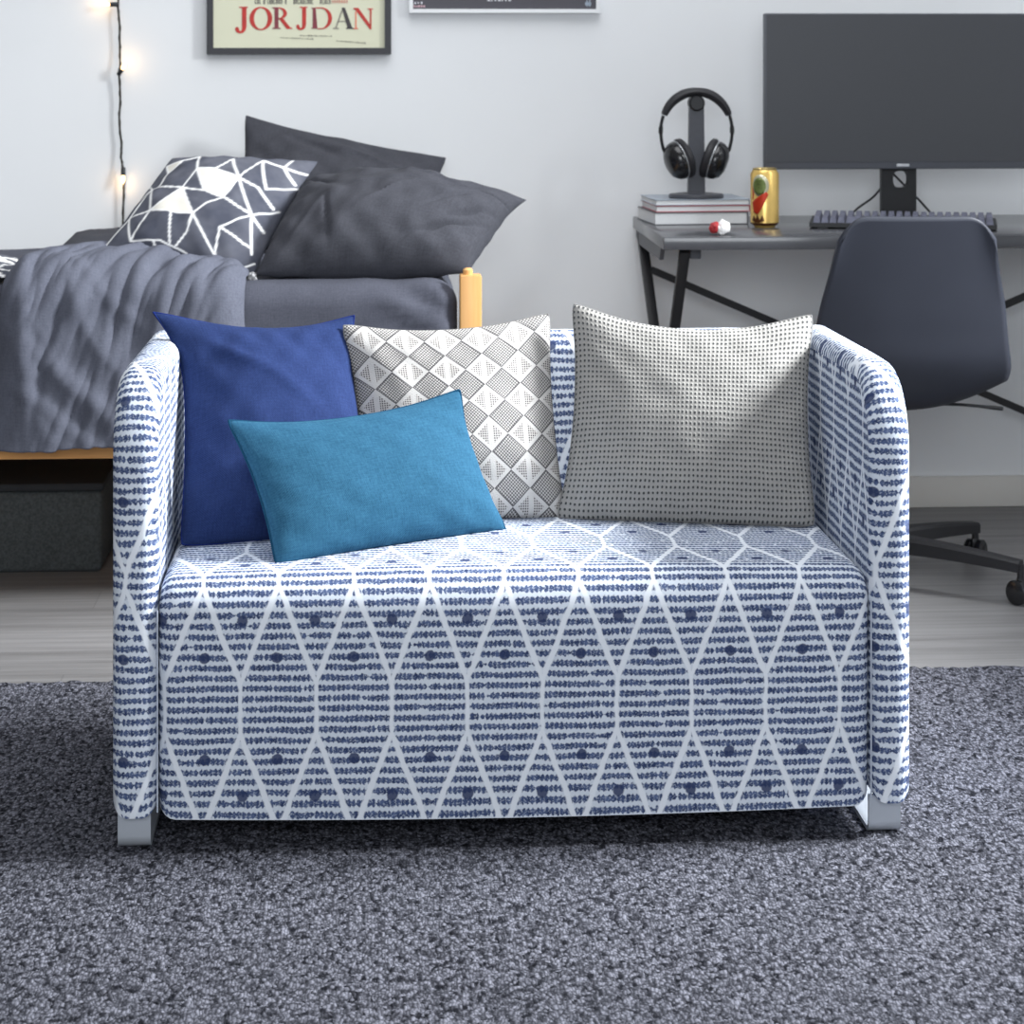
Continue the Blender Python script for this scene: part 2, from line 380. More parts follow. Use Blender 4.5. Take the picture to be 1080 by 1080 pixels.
MAT['inkwhite'] = plain('white_print_ink', (212, 212, 220), 0.5, var=0.1, scale=200)
MAT['inkblue'] = plain('pale_blue_print_ink', (176, 190, 206), 0.5, var=0.1, scale=200)
MAT['cord'] = plain('dark_cord', (62, 60, 56), 0.7, spec=0.2, var=0.3, scale=120)
bn = NT('warm_bulb_glass', 0.2); bn.b.inputs['Base Color'].default_value = (1, 0.75, 0.4, 1)
bn.b.inputs['Emission Color'].default_value = (1, 0.62, 0.26, 1); bn.b.inputs['Emission Strength'].default_value = 5.0
MAT['bulb'] = bn.mat

# ------------------------------------------------------------------ setting
FZ = -0.008; WY = 2.50
bm = NB(); box(bm, -3.6, 3.8, -3.4, WY, FZ - 0.1, FZ); struct(obj('floor', bm, MAT['floor']))
bm = NB(); box(bm, -3.6, 3.8, WY, WY + 0.12, FZ - 0.1, 2.7); struct(obj('wall_back', bm, MAT['wall']))
bm = NB(); box(bm, -3.6, 3.8, WY - 0.014, WY, FZ, 0.072, 0.003); struct(obj('baseboard_back', bm, MAT['base']))

RX = 1.72                                                         # right wall with its window opening
bm = NB()
for y0, y1, z0, z1 in ((-3.4, -.75, FZ, 2.7), (1.30, WY, FZ, 2.7), (-.75, 1.30, FZ, .85), (-.75, 1.30, 2.45, 2.7)): box(bm, RX, RX + .12, y0, y1, z0, z1)
struct(obj('wall_right', bm, MAT['wall'], smooth=False))
bm = NB()
for y0, y1, z0, z1 in ((-.75, -.71, .85, 2.45), (1.26, 1.30, .85, 2.45), (-.75, 1.30, .85, .89), (-.75, 1.30, 2.41, 2.45)): box(bm, RX + .02, RX + .08, y0, y1, z0, z1)
struct(obj('window_1', bm, MAT['framewht'], smooth=False))

# ------------------------------------------------------------------ rug
def rug():
    x0, x1, y0, y1 = -1.85, 1.62, -1.35, 0.955; st = 0.011
    nx, ny = int((x1 - x0) / st), int((y1 - y0) / st)
    vs, fs = [], []
    for j in range(ny + 1):
        for i in range(nx + 1):
            x = x0 + (x1 - x0) * i / nx; y = y0 + (y1 - y0) * j / ny
            e = i in (0, nx) or j in (0, ny)
            z = FZ + 0.0005 if e else -0.0015 + random.uniform(-0.0022, 0.0022)
            vs.append((x + random.uniform(-.004, .004), y + random.uniform(-.004, .004), z))
    for j in range(ny):
        for i in range(nx):
            a = j * (nx + 1) + i; fs.append((a, a + 1, a + nx + 2, a + nx + 1))
    me = bpy.data.meshes.new('rug'); me.from_pydata(vs, [], fs)
    o = link('rug', me, MAT['rug'], smooth=False)
    for p in me.polygons: p.use_smooth = True
    tag(o, 'large speckled charcoal grey loop pile rug under the patterned loveseat', 'rug')
rug()

# ------------------------------------------------------------------ sofa
def slab(name, prof, x0, x1, r, mat, parent, puff=0.0, nb=5, nx=1):
    """upholstered slab: a closed convex YZ profile carried from x0 to x1 with rounded edges; UV in metres"""
    # prof: list of (y, z) starting at the bottom front, going up the front and over to the back
    n = len(prof)
    cy = sum(p[0] for p in prof) / n; cz = sum(p[1] for p in prof) / n
    nor = []
    for i in range(n):
        a, b, c = V(prof[i - 1]), V(prof[i]), V(prof[(i + 1) % n])
        e1 = (b - a).normalized(); e2 = (c - b).normalized()
        n1 = V((-e1.y, e1.x)); n2 = V((-e2.y, e2.x)); nn = (n1 + n2).normalized()
        k = 1 / max(0.5, nn.dot(n1)); nn *= k
        if nn.dot(V((cy, cz)) - b) < 0: nn = -nn
        nor.append(nn)          # inward
    st = []
    for k in range(nb + 1):
        t = k / nb * pi / 2; st.append((x0 + r * (1 - sin(t)), r * (1 - cos(t)), -r * (pi / 2 - t)))
    st = st[::1]
    st = [(x0 + r * (1 - sin(k / nb * pi / 2)), r * (1 - sin(pi / 2 - k / nb * pi / 2)), 0) for k in range(nb, -1, -1)] and \
         [(x0 + r * (1 - cos(k / nb * pi / 2)), r * (1 - sin(k / nb * pi / 2))) for k in range(nb + 1)]
    mid = [(x0 + r + (x1 - x0 - 2 * r) * i / nx, 0.0) for i in range(1, nx)]
    st = st + mid + [(x1 - (x - x0), ins) for x, ins in st[::-1]]
    L = [0.0]
    for i in range(1, n): L.append(L[-1] + (V(prof[i]) - V(prof[i - 1])).length)
    v0 = prof[0][1]
    bm = NB(); uvl = bm.loops.layers.uv.new('UVMap'); rings = []
    for x, ins in st:
        cxn = (x - (x0 + x1) / 2) / ((x1 - x0) / 2)
        pf = puff * (1 - cxn * cxn)
        rings.append([bm.verts.new((x, prof[i][0] + nor[i].x * (ins - pf), prof[i][1] + nor[i].y * (ins - pf))) for i in range(n)])
    for s in range(len(rings) - 1):
        for i in range(n):
            j = (i + 1) % n
            f = bm.faces.new((rings[s][i], rings[s][j], rings[s + 1][j], rings[s + 1][i]))
            lv = (L[i], L[j] if j else L[-1] + 0.1)
            for lp, (sx, vv) in zip(f.loops, ((s, lv[0]), (s, lv[1]), (s + 1, lv[1]), (s + 1, lv[0]))):
                lp[uvl].uv = (st[sx][0], v0 + vv)
    for ring, x in ((rings[0], st[0][0]), (rings[-1], st[-1][0])):
        f = bm.faces.new(ring)
        for lp in f.loops: lp[uvl].uv = (lp.vert.co.y + x, lp.vert.co.z)
    return obj(name, bm, mat, parent)
def arc(cy, cz, r, a0, a1, n):
    return [(cy + r * cos(radians(a0 + (a1 - a0) * i / n)), cz + r * sin(radians(a0 + (a1 - a0) * i / n))) for i in range(n + 1)]
def seg(a, b, n): return [(a[0] + (b[0] - a[0]) * i / n, a[1] + (b[1] - a[1]) * i / n) for i in range(n)]
sofa = thing('loveseat', 'two seat loveseat in white and navy ogee dash print on metal sled legs', 'sofa')
armp = seg((0.0, 0.056), (0.0, 0.585), 12) + arc(0.125, 0.58, 0.125, 180, 90, 12) + seg((0.13, 0.706), (0.60, 0.698), 8)[1:] + arc(0.61, 0.658, 0.04, 90, 0, 5) + [(0.65, 0.056)]
slab('armrest', armp, -0.602, -0.535, 0.022, MAT['sofa'], sofa, puff=0.004)
slab('armrest', armp, 0.540, 0.602, 0.022, MAT['sofa'], sofa, puff=0.004)
seatp = seg((0.004, 0.048), (0.0, 0.345), 8) + arc(0.052, 0.352, 0.052, 180, 90, 8) + seg((0.06, 0.404), (0.575, 0.398), 8) + [(0.575, 0.398), (0.575, 0.048)]
slab('seat', seatp, -0.534, 0.539, 0.026, MAT['sofa'], sofa, puff=0.006, nx=16)
backp = [(0.575, 0.042), (0.575, 0.36)] + seg((0.575, 0.38), (0.575, 0.65), 6) + arc(0.6125, 0.66, 0.0375, 180, 0, 10) + [(0.65, 0.042)]
slab('backrest', backp, -0.534, 0.539, 0.01, MAT['sofa'], sofa, puff=0.0, nx=8)
# seam welt along the inner front edge of each arm and along the bottom hem
for x in (-0.5345, 0.5395):
    bm = NB(); tube(bm, [(x, 0.001, 0.06 + 0.30 * i / 12) for i in range(13)], 0.0013, 8)
    obj('seam_welt', bm, plain('pale_piping', (176, 184, 198), 0.8, spec=0.1), sofa)
for x0, x1 in ((-0.595, -0.546), (0.540, 0.589)):
    pts = [(0.02, 0.058)] + [(0.02, 0.018)] + arc(0.036, 0.016, 0.016, 180, 270, 6) + arc(0.614, 0.016, 0.016, 270, 360, 6) + [(0.63, 0.058)]
    t = 0.007
    inner = [(0.02 + t, 0.058), (0.02 + t, 0.018)] + arc(0.036, 0.016, 0.016 - t, 180, 270, 6) + arc(0.614, 0.016, 0.016 - t, 270, 360, 6) + [(0.63 - t, 0.058)]
    bm = NB(); poly = pts + inner[::-1]
    m = len(pts)
    a = [[bm.verts.new((x, y, z)) for y, z in pts] for x in (x0, x1)]; b = [[bm.verts.new((x, y, z)) for y, z in inner] for x in (x0, x1)]
    for i in range(m - 1):
        bm.faces.new((a[0][i], a[0][i + 1], a[1][i + 1], a[1][i])); bm.faces.new((b[0][i], b[1][i], b[1][i + 1], b[0][i + 1]))
        bm.faces.new((a[0][i], b[0][i], b[0][i + 1], a[0][i + 1])); bm.faces.new((a[1][i], a[1][i + 1], b[1][i + 1], b[1][i]))
    for i in (0, m - 1): bm.faces.new((a[0][i], a[1][i], b[1][i], b[0][i]))
    obj('leg', bm, MAT['chrome'], sofa)

# ------------------------------------------------------------------ cushions and pillows
def edge_pt(cs, su, sv, conc, ears, blunt=0.0):
    su, sv = su * (1 - blunt * abs(sv) ** 11), sv * (1 - blunt * abs(su) ** 11)
    if not isinstance(conc, (tuple, list)): conc = (conc,) * 4          # top, right, bottom, left
    x = su * (1 - (conc[1] if su > 0 else conc[3]) * (1 - sv * sv)); y = sv * (1 - (conc[0] if sv > 0 else conc[2]) * (1 - su * su))
    a, b = (x + 1) / 2, (y + 1) / 2
    TL, TR, BR, BL = cs
    p = BL.lerp(BR, a).lerp(TL.lerp(TR, a), b)
    if ears:
        for k, (eu, ev) in enumerate(((-1, 1), (1, 1), (1, -1), (-1, -1))):
            if ears[k]:
                w = max(0, (1 + su * eu) / 2) ** 9 * max(0, (1 + sv * ev) / 2) ** 9
                p = p + V(ears[k]) * w
    return p
def pillow(name, corners, tf, tb, mat, label=None, cat=None, group=None, conc=0.05, ears=None, pw=0.55, sag=0.2, wr=0.004, wf=7.0,
           seed=0, N=56, parent=None, size=None, pattern=None, seam=None, seam_r=0.0022, creases=(), blunt=0.02):
    cs = [V(c) for c in corners]; TL, TR, BR, BL = cs
    nor = (TR - TL + BR - BL).cross(TL - BL + TR - BR).normalized()      # toward the front (-Y)
    if nor.y > 0: nor = -nor
    W = ((TR - TL).length + (BR - BL).length) / 2; Hh = ((TL - BL).length + (TR - BR).length) / 2
    org = sum(cs, V()) / 4
    def s(i): return -cos(pi * i / N)
    bm = NB(); uvl = bm.loops.layers.uv.new('UVMap'); info = {}
    cl = bm.verts.layers.float_color.new('pattern') if pattern else None
    grid = {}
    for side, t in ((0, tf), (1, -tb)):
        for j in range(N + 1):
            for i in range(N + 1):
                border = i in (0, N) or j in (0, N)
                if border and side: grid[1, i, j] = grid[0, i, j]; continue
                su, sv = s(i), s(j)
                p = edge_pt(cs, su, sv, conc, ears, blunt)
                k = max(0.0, (1 - su * su) * (1 - sv * sv)) ** pw
                k *= 1 - sag * sv
                q = V((su * W, sv * Hh, seed * 3.1 + side * 9))
                nz = noise.noise(q * wf) + 0.5 * noise.noise(q * wf * 2.3)
                # radial gathers that run in from the corners and edges
                edge = 1 - min(1 - abs(su), 1 - abs(sv)) ** 0.6
                gat = sin(su * 17 + seed) * sin(sv * 15 + seed * 2) * edge
                d = t * k + (1 if t > 0 else -1) * wr * min(1, k * 2.2) * (nz * 1.2 + 0.6 * gat)
                for (u0, v0, du, dv, wd, dp) in creases:
                    ca = (su - u0) * dv - (sv - v0) * du; al = (su - u0) * du + (sv - v0) * dv
                    if side == 0: d += 1.3 * dp * exp(-(ca / wd) ** 2) * exp(-(al / 0.35) ** 2)
                vtx = bm.verts.new(p + nor * d); grid[side, i, j] = vtx; info[vtx] = (su, sv)
    for side in (0, 1):
        for j in range(N):
            for i in range(N):
                q = [grid[side, i, j], grid[side, i + 1, j], grid[side, i + 1, j + 1], grid[side, i, j + 1]]
                try: f = bm.faces.new(q)
                except ValueError: continue
                for lp in f.loops:
                    su, sv = info[lp.vert]; lp[uvl].uv = (su * W / 2, sv * Hh / 2)
    loop = [grid[0, i, 0].co.copy() for i in range(N)] + [grid[0, N, j].co.copy() for j in range(N)] + \
           [grid[0, i, N].co.copy() for i in range(N, 0, -1)] + [grid[0, 0, j].co.copy() for j in range(N, 0, -1)]
    if pattern:
        for vtx, (su, sv) in info.items(): vtx[cl] = pattern(su, sv)
    # put the origin at the cushion's bottom centre
    base = (BL + BR) / 2
    bmesh.ops.translate(bm, verts=bm.verts[:], vec=-base)
    o = obj(name, bm, mat, parent, smooth=True); o.location = base
    if label: tag(o, label, cat, group)
    if seam:
        b2 = NB(); tube(b2, [p - base for p in loop], seam_r, 6, closed=True); obj('piping', b2, seam, o)
    return o

pillow('navy_cushion', [(-.535, .47, .738), (-.262, .53, .724), (-.205, .33, .404), (-.520, .235, .404)], .075, .05, MAT['navy'],
       'square plain navy blue linen cushion in the left corner of the loveseat', 'cushion', conc=(.085, .03, .0, .05), sag=.1,
       ears=[(-.062, 0, .018), (.022, 0, .016), None, None], wr=.006, wf=5, seed=1, seam=MAT['navyseam'], seam_r=.0016,
       creases=[(-.35, .55, .9, -.44, .05, .006), (.2, .2, .8, -.6, .05, .004)])
pillow('diamond_cushion', [(-.262, .50, .718), (.088, .535, .730), (.108, .425, .404), (-.225, .40, .404)], .06, .05, MAT['diamond'],
       'square off-white cushion with grey diamond lattice weave behind the teal cushion', 'cushion', conc=(.09, .03, .0, .04), sag=.15,
       ears=[(-.012, 0, .012), (.010, 0, .014), (.008, 0, -.004), None], wr=.004, wf=6, seed=2, blunt=.035, pw=.46, seam=MAT['greyseam'], seam_r=.0014)
pillow('waffle_cushion', [(.132, .50, .752), (.540, .49, .732), (.516, .325, .404), (.100, .41, .404)], .066, .055, MAT['waffle'],
       'large square grey waffle knit cushion in the right corner of the loveseat', 'cushion', conc=(.19, .05, -.01, .06), pw=.42, sag=.06,
       ears=[(-.010, 0, .014), (.012, 0, .012), (.006, 0, -.004), (-.014, 0, -.004)], wr=.004, wf=5, seed=3, blunt=.035, seam=MAT['greyseam'], seam_r=.0018)
pillow('teal_cushion', [(-.440, .222, .600), (-.076, .36, .624), (.000, .325, .406), (-.362, .095, .404)], .058, .045, MAT['teal'],
       'small rectangular teal blue cushion propped in front of the navy cushion', 'cushion', conc=(.14, .04, .02, .05), sag=.15,
       ears=[(-.010, 0, .010), (.010, 0, .012), (.010, 0, -.003), (-.003, 0, -.004)], wr=.003, wf=6, seed=4, blunt=.025, pw=.46, seam=MAT['tealseam'], seam_r=.0024)

# ------------------------------------------------------------------ bed
bed = thing('bed', 'light pine single bed frame along the back wall behind the loveseat', 'bed', (-1.0, 1.98, FZ))
def on(o, p): o.location = V(o.location) - V(p.location); return o
def part(name, bm, mat, parent):
    o = obj(name, bm, mat); o.parent = parent; o.location = -V(parent.location) if parent.rotation_euler[2] == 0 else (0, 0, 0); return o
for x, y in ((-.026, 1.50), (-.026, 2.40), (-2.06, 1.50), (-2.06, 2.40)):
    bm = NB(); box(bm, x, x + .047, y, y + .047, FZ, .703 if y < 2 else .44, .004)
    post = part('post', bm, MAT['pine'], bed)
    bm = NB(); lathe(bm, [(0, 0), (.011, 0), (.011, .010), (.007, .014), (0, .015)], 16, Matrix.Translation((x + .018, y + .023, .7025 if y < 2 else .4395)))
    pg = obj('peg', bm, MAT['pine'], post)
bm = NB(); box(bm, -2.013, -.026, 1.505, 1.53, .318, .385, .003); part('side_rail', bm, MAT['pinex'], bed)
bm = NB(); box(bm, -2.013, -.026, 2.415, 2.44, .318, .385, .003); part('side_rail', bm, MAT['pinex'], bed)
bm = NB(); box(bm, -.015, .010, 1.547, 2.40, .318, .42, .003); part('end_rail', bm, MAT['pine'], bed)
bm = NB(); box(bm, -2.013, -.015, 1.53, 2.415, .345, .378); part('slat_base', bm, MAT['pinex'], bed)
# mattress under its fitted sheet
def mattress():
    x0, x1, y0, y1, z0, z1 = -2.0, -.030, 1.50, 2.43, .380, .686
    prof = seg((y0 + .012, z0), (y0, z0 + .05), 3) + seg((y0, z0 + .05), (y0, z1 - .05), 10) + arc(y0 + .05, z1 - .05, .05, 180, 90, 8) + \
           seg((y0 + .06, z1), (y1 - .05, z1), 16) + arc(y1 - .05, z1 - .05, .05, 90, 0, 6) + [(y1, z0)]
    o = slab('mattress', prof, x0, x1, .05, MAT['bed'], None, puff=0.0, nb=7, nx=90)
    for v in o.data.vertices:
        p = v.co
        if p.z > z0 + .03:
            k = noise.noise(V((p.x * 5, p.y * 9, p.z * 4))) * .006 + noise.noise(V((p.x * 16, p.y * 8, p.z * 12))) * .003
            # sheet pulled tight in creases toward the end corner
            k += .006 * sin((p.x * 1.2 + p.z * 2.4) * 34) * exp(-((p.x + .10) / .09) ** 2) * (1 if p.y < y0 + .06 else .3)
            p.y -= k * (1 if p.y < y0 + .05 else 0); p.z += k * (1 if p.z > z1 - .05 else 0)
    tag(o, 'mattress in a dark grey fitted sheet on the pine bed frame', 'mattress')
mattress()

FOLDS = [(.60, .26, .26, .74, 0.025, 0.0072), (.70, .24, .44, .86, 0.030, 0.0083), (.80, .26, .60, .92, 0.025, 0.0066), (.90, .28, .76, .84, 0.027, 0.0072),
         (.10, .74, .56, .99, 0.029, 0.0033), (.05, .84, .40, 1.0, 0.026, 0.0027), (.22, .52, .60, .72, 0.025, 0.0027), (.38, .34, .14, .62, 0.022, 0.0060),
         (.06, .42, .12, .96, 0.027, 0.0055), (.46, .30, .82, .36, 0.022, 0.0022), (.52, .50, .36, .96, 0.020, 0.0050), (.30, .16, .52, .30, 0.025, 0.0044), (.84, .50, .70, .70, 0.019, 0.0044)]
def duvet():
    x0, x1 = -.985, -.492; nx, ns = 170, 270
    path = [(2.00, .694), (1.92, .708), (1.82, .722), (1.70, .728), (1.60, .726), (1.53, .712), (1.484, .675), (1.468, .61), (1.462, .53), (1.460, .45), (1.460, .356)]
    P = smoothpath([(0, y, z) for y, z in path], 16); L = [0]
    for a, b in zip(P, P[1:]): L.append(L[-1] + (b - a).length)
    def at(s):
        s = s * L[-1]
        for i in range(len(L) - 1):
            if L[i + 1] >= s: break
        t = (s - L[i]) / (L[i + 1] - L[i]); p = P[i].lerp(P[i + 1], t); d = (P[i + 1] - P[i]).normalized()
        return p, V((0, -d.z, d.y)) * -1
    vs, fs = [], []
    for j in range(ns + 1):
        s = j / ns; p, nn = at(s)
        if nn.z < 0 and nn.y > 0: nn = -nn
        if nn.y > 0.2: nn = -nn
        for i in range(nx + 1):
            a = i / nx
            hang = max(0, (s - .55) / .45)
            xl = x0 - .012 * hang + (.05 * (1 - min(1, s / .55)) ** 1.5) + .008 * noise.noise(V((1.3, s * 6, 0)))
            xr = x1 + .006 * noise.noise(V((7.3, s * 7, 0))) - .10 * (1 - min(1, s / .5)) ** 2
            x = xl + (xr - xl) * a
            q = V((a * 3.2 + s * 1.1, s * 3.4 - a * 1.4, 2.0))
            f = noise.noise(q * .8) * .012
            def ridge(ca, cs, off, fr):
                n_ = noise.noise(V((a * ca + s * cs + .25 * noise.noise(V((a * 3, s * 3, off))), (a * cs - s * ca) * .22, off)) * fr)
                return sqrt(n_ * n_ + .004)
            f += (.30 - ridge(2.2, 2.6, 5.0, 1.5)) * .034 + (.28 - ridge(2.6, -3.0, 9.0, 1.5)) * .026 * (.4 + .6 * hang) + (.25 - ridge(5.0, 4.4, 3.0, 1.6)) * .016 + (.25 - ridge(9.0, 6.0, 1.0, 1.7)) * .012
            f *= .35 + .65 * min(1, s / .45)
            for fa_, fs_, ga, gs, wd, dp in FOLDS:
                ax, sx = ga - fa_, (gs - fs_) * 1.6; l2 = ax * ax + sx * sx
                pa, ps = a - fa_, (s - fs_) * 1.6; tt = (pa * ax + ps * sx) / l2
                off = (pa * sx - ps * ax) / sqrt(l2) + .02 * noise.noise(V((tt * 2.5, fa_ * 9, 4)))
                en = max(0, min(1, (tt + .15) / .3)) * max(0, min(1, (1.15 - tt) / .3))
                f += dp * en * (exp(-(off / wd) ** 2) - .5 * exp(-((off - wd * 2) / (wd * 1.5)) ** 2))
            edge = min(a, 1 - a)
            rnd = -.035 * max(0, 1 - edge / .09) ** 2 * (1 - .55 * hang)
            drop = (.014 - .026 * a + .004 * noise.noise(V((a * 5, 0, 3)))) * hang ** 3
            c = p + nn * (f + rnd + .006); c.z += -.0 - drop * -1 * -1 + .03 * hang ** 3 * a * 0
            vs.append((x, c.y, c.z))
    for j in range(ns):
        for i in range(nx):
            k = j * (nx + 1) + i; fs.append((k, k + 1, k + nx + 2, k + nx + 1))
    me = bpy.data.meshes.new('duvet'); me.from_pydata(vs, [], fs)
    uvl = me.uv_layers.new(name='UVMap')
    for lp in me.loops:
        i, j = lp.vertex_index % (nx + 1), lp.vertex_index // (nx + 1)
        uvl.data[lp.index].uv = (i / nx * .5, j / ns * L[-1])
    o = link('duvet', me, MAT['duvet'])
    md = o.modifiers.new('thickness', 'SOLIDIFY'); md.thickness = .012; md.offset = -1
    tag(o, 'crumpled slate grey duvet folded over the front edge of the bed', 'duvet')
duvet()

DARKP = 'dark grey pillows piled at the end of the bed'
pillow('bed_pillow', [(-.535, 2.41, 1.012), (-.025, 2.41, .905), (-.09, 2.20, .695), (-.55, 2.20, .695)], .085, .05, MAT['pillow'],
       'dark grey pillow leaning on the wall behind the other bed pillows', 'pillow', DARKP, N=90, conc=.05, wr=.010, wf=5, seed=5, sag=.25,
       ears=[(0, 0, .012), (.006, 0, .006), None, None], creases=[(-.3, .6, .8, -.5, .06, -.008), (.3, .5, .9, -.3, .05, .008)])
pillow('bed_pillow', [(-.372, 1.92, .880), (.108, 1.80, .846), (-.012, 1.585, .702), (-.462, 1.60, .696)], .125, .06, MAT['pillow'],
       'plump dark grey pillow resting above the bed post, nearest the loveseat', 'pillow', DARKP, N=110, conc=(-.06, -.03, .0, .02), pw=.48, wr=.010, wf=5, seed=6, sag=.1,
       ears=[None, (.042, 0, -.002), (.012, 0, -.004), (-.01, 0, 0)],
       creases=[(.62, .05, .45, .9, .022, -.008), (.72, -.45, .6, .8, .026, -.010), (.80, -.1, .5, .86, .020, -.008), (.55, -.62, .7, .7, .02, -.007), (-.62, -.35, .3, .95, .035, .003), (-.45, -.45, -.25, .97, .02, -.006), (-.1, .2, .9, .3, .03, -.005), (.05, -.1, .5, .86, .025, .005), (.78, .5, .85, .5, .018, -.007), (-.75, .55, .6, -.8, .02, -.006), (.3, .55, .98, -.2, .025, .005)])
pillow('flat_pillow', [(-.955, 2.42, .725), (-.70, 2.42, .725), (-.70, 2.02, .705), (-.965, 2.02, .700)], .026, .012, MAT['pillow'],
       'flat dark grey pillow lying by the wall behind the duvet', 'pillow', conc=.03, wr=.004, seed=7, N=30, sag=0)

# geometric cushion: white line drawing woven into dark cloth
Q = [(385, 72), (1035, 100), (775, 600), (80, 490)]
def inv_bilinear(px, py):
    u = v = .5
    TL, TR, BR, BL = [V((a, b)) for a, b in Q]
    for _ in range(12):
        p = BL.lerp(BR, u).lerp(TL.lerp(TR, u), v); r = p - V((px, py))
        du = (BR - BL).lerp(TR - TL, v); dv = TL.lerp(TR, u) - BL.lerp(BR, u)
        det = du.x * dv.y - du.y * dv.x
        u -= (r.x * dv.y - r.y * dv.x) / det; v -= (du.x * r.y - du.y * r.x) / det
    return V((2 * u - 1, 2 * v - 1))
LN = [(540, 80, 552, 148), (552, 148, 492, 242), (492, 242, 360, 232), (360, 232, 325, 240), (325, 240, 330, 340), (330, 340, 492, 242), (492, 242, 540, 362),
      (330, 340, 540, 362), (492, 242, 600, 260), (600, 260, 685, 292), (552, 148, 640, 152), (640, 152, 750, 197), (750, 197, 685, 292), (600, 260, 552, 148),
      (640, 152, 705, 95), (705, 95, 750, 197), (750, 197, 835, 98), (835, 98, 862, 240), (835, 98, 925, 135), (925, 135, 965, 210), (925, 135, 945, 98),
      (862, 240, 1000, 222), (750, 197, 830, 235), (830, 235, 885, 325), (750, 197, 800, 360), (685, 292, 800, 360), (540, 362, 610, 315), (610, 315, 685, 292),
      (800, 360, 900, 335), (800, 360, 660, 415), (800, 360, 840, 430), (800, 360, 782, 520), (660, 415, 785, 495), (660, 415, 615, 530), (540, 362, 620, 535),
      (540, 362, 505, 435), (505, 435, 430, 500), (437, 352, 410, 490), (330, 340, 225, 465), (215, 365, 330, 340), (215, 365, 225, 465), (225, 465, 370, 472),
      (100, 475, 215, 365), (215, 365, 325, 240), (290, 215, 325, 240), (360, 232, 400, 160), (400, 160, 465, 95), (465, 95, 540, 80), (370, 115, 400, 160),
      (370, 115, 465, 95), (710, 580, 785, 555), (370, 472, 480, 520), (335, 475, 335, 540), (925, 135, 1000, 160), (240, 290, 325, 240)]
LS = [(inv_bilinear(a, b), inv_bilinear(c, d)) for a, b, c, d in LN]
PG = [[inv_bilinear(*p) for p in pl] for pl in ([(330, 340), (492, 242), (540, 362)], [(552, 148), (640, 152), (750, 197), (685, 292), (600, 260)], [(370, 115), (465, 95), (400, 160)])]
def inside(p, pl):
    c = False
    for i in range(len(pl)):
        a, b = pl[i], pl[i - 1]
        if (a.y > p.y) != (b.y > p.y) and p.x < (b.x - a.x) * (p.y - a.y) / (b.y - a.y) + a.x: c = not c
    return c
def geo_pattern(su, sv):
    p = V((su, sv + .34 * max(0, (1 - su * su) * (1 - sv * sv)) ** .55)); d = 9
    for a, b in LS:
        ab = b - a; t = max(0, min(1, (p - a).dot(ab) / ab.dot(ab))); d = min(d, (p - a - ab * t).length)
    l = max(0, min(1, (.0155 - d) / .009 + .4))
    return (l, 1.0 if any(inside(p, q) for q in PG) else 0.0, 0, 1)
geo = pillow('geometric_cushion', [(-.676, 1.93, .936), (-.343, 1.90, .926), (-.475, 1.62, .694), (-.806, 1.70, .742)], .075, .05, MAT['geo'],
       'dark grey cushion with white triangle line pattern leaning between duvet and bed pillows', 'cushion', conc=.03, wr=.005, wf=5, seed=8, N=150,
       ears=[(.0, 0, 0), (.012, 0, .004), (.004, 0, -.006), (-.012, 0, -.002)], pattern=geo_pattern, sag=.1)
def pom(at, parent):
    bm = NB(); bmesh.ops.create_icosphere(bm, subdivisions=3, radius=.012)
    for v in bm.verts: v.co *= 1 + .35 * noise.noise(v.co * 260)
    bmesh.ops.translate(bm, verts=bm.verts[:], vec=V(at) - parent.location)
    o = obj('corner_tassel', bm, plain('speckled_tassel_yarn', (150, 150, 152), 0.95, spec=0.1, var=.6, scale=170), parent); return o
pom((-.475, 1.612, .690), geo); pom((-.818, 1.70, .742), geo)
def tri_pattern(su, sv):
    a, b = su * 2.2 + sv * .7, sv * 2.0 - su * .8
    fa, fb = a - math.floor(a), b - math.floor(b)
    d = min(fa, 1 - fa, fb, 1 - fb, abs(fa - fb))
    return (1.0 if d < .05 else 0.0, 1.0 if (fa > fb and (math.floor(a) + math.floor(b)) % 2 == 0) else 0.0, 0, 1)
pillow('geometric_cushion', [(-1.36, 1.86, .724), (-1.00, 1.76, .722), (-.955, 1.55, .700), (-1.34, 1.50, .700)], .028, .010, MAT['geo'],
       'white patterned cushion lying flat on the bed at the left picture edge', 'cushion', conc=.03, wr=.004, seed=9, N=60, pattern=tri_pattern, sag=0)

# storage box under the bed
stb = thing('storage_box', 'low dark mesh cloth storage box on the floor under the bed', 'box', (-1.2, 2.05, FZ))
bm = NB(); box(bm, -.37, .37, -.17, .19, 0.0, .185, .012, 3); obj('body', bm, MAT['bin'], stb)
bm = NB(); box(bm, -.376, .376, -.176, .196, .186, .205, .006, 2); obj('lid', bm, MAT['binlid'], stb)

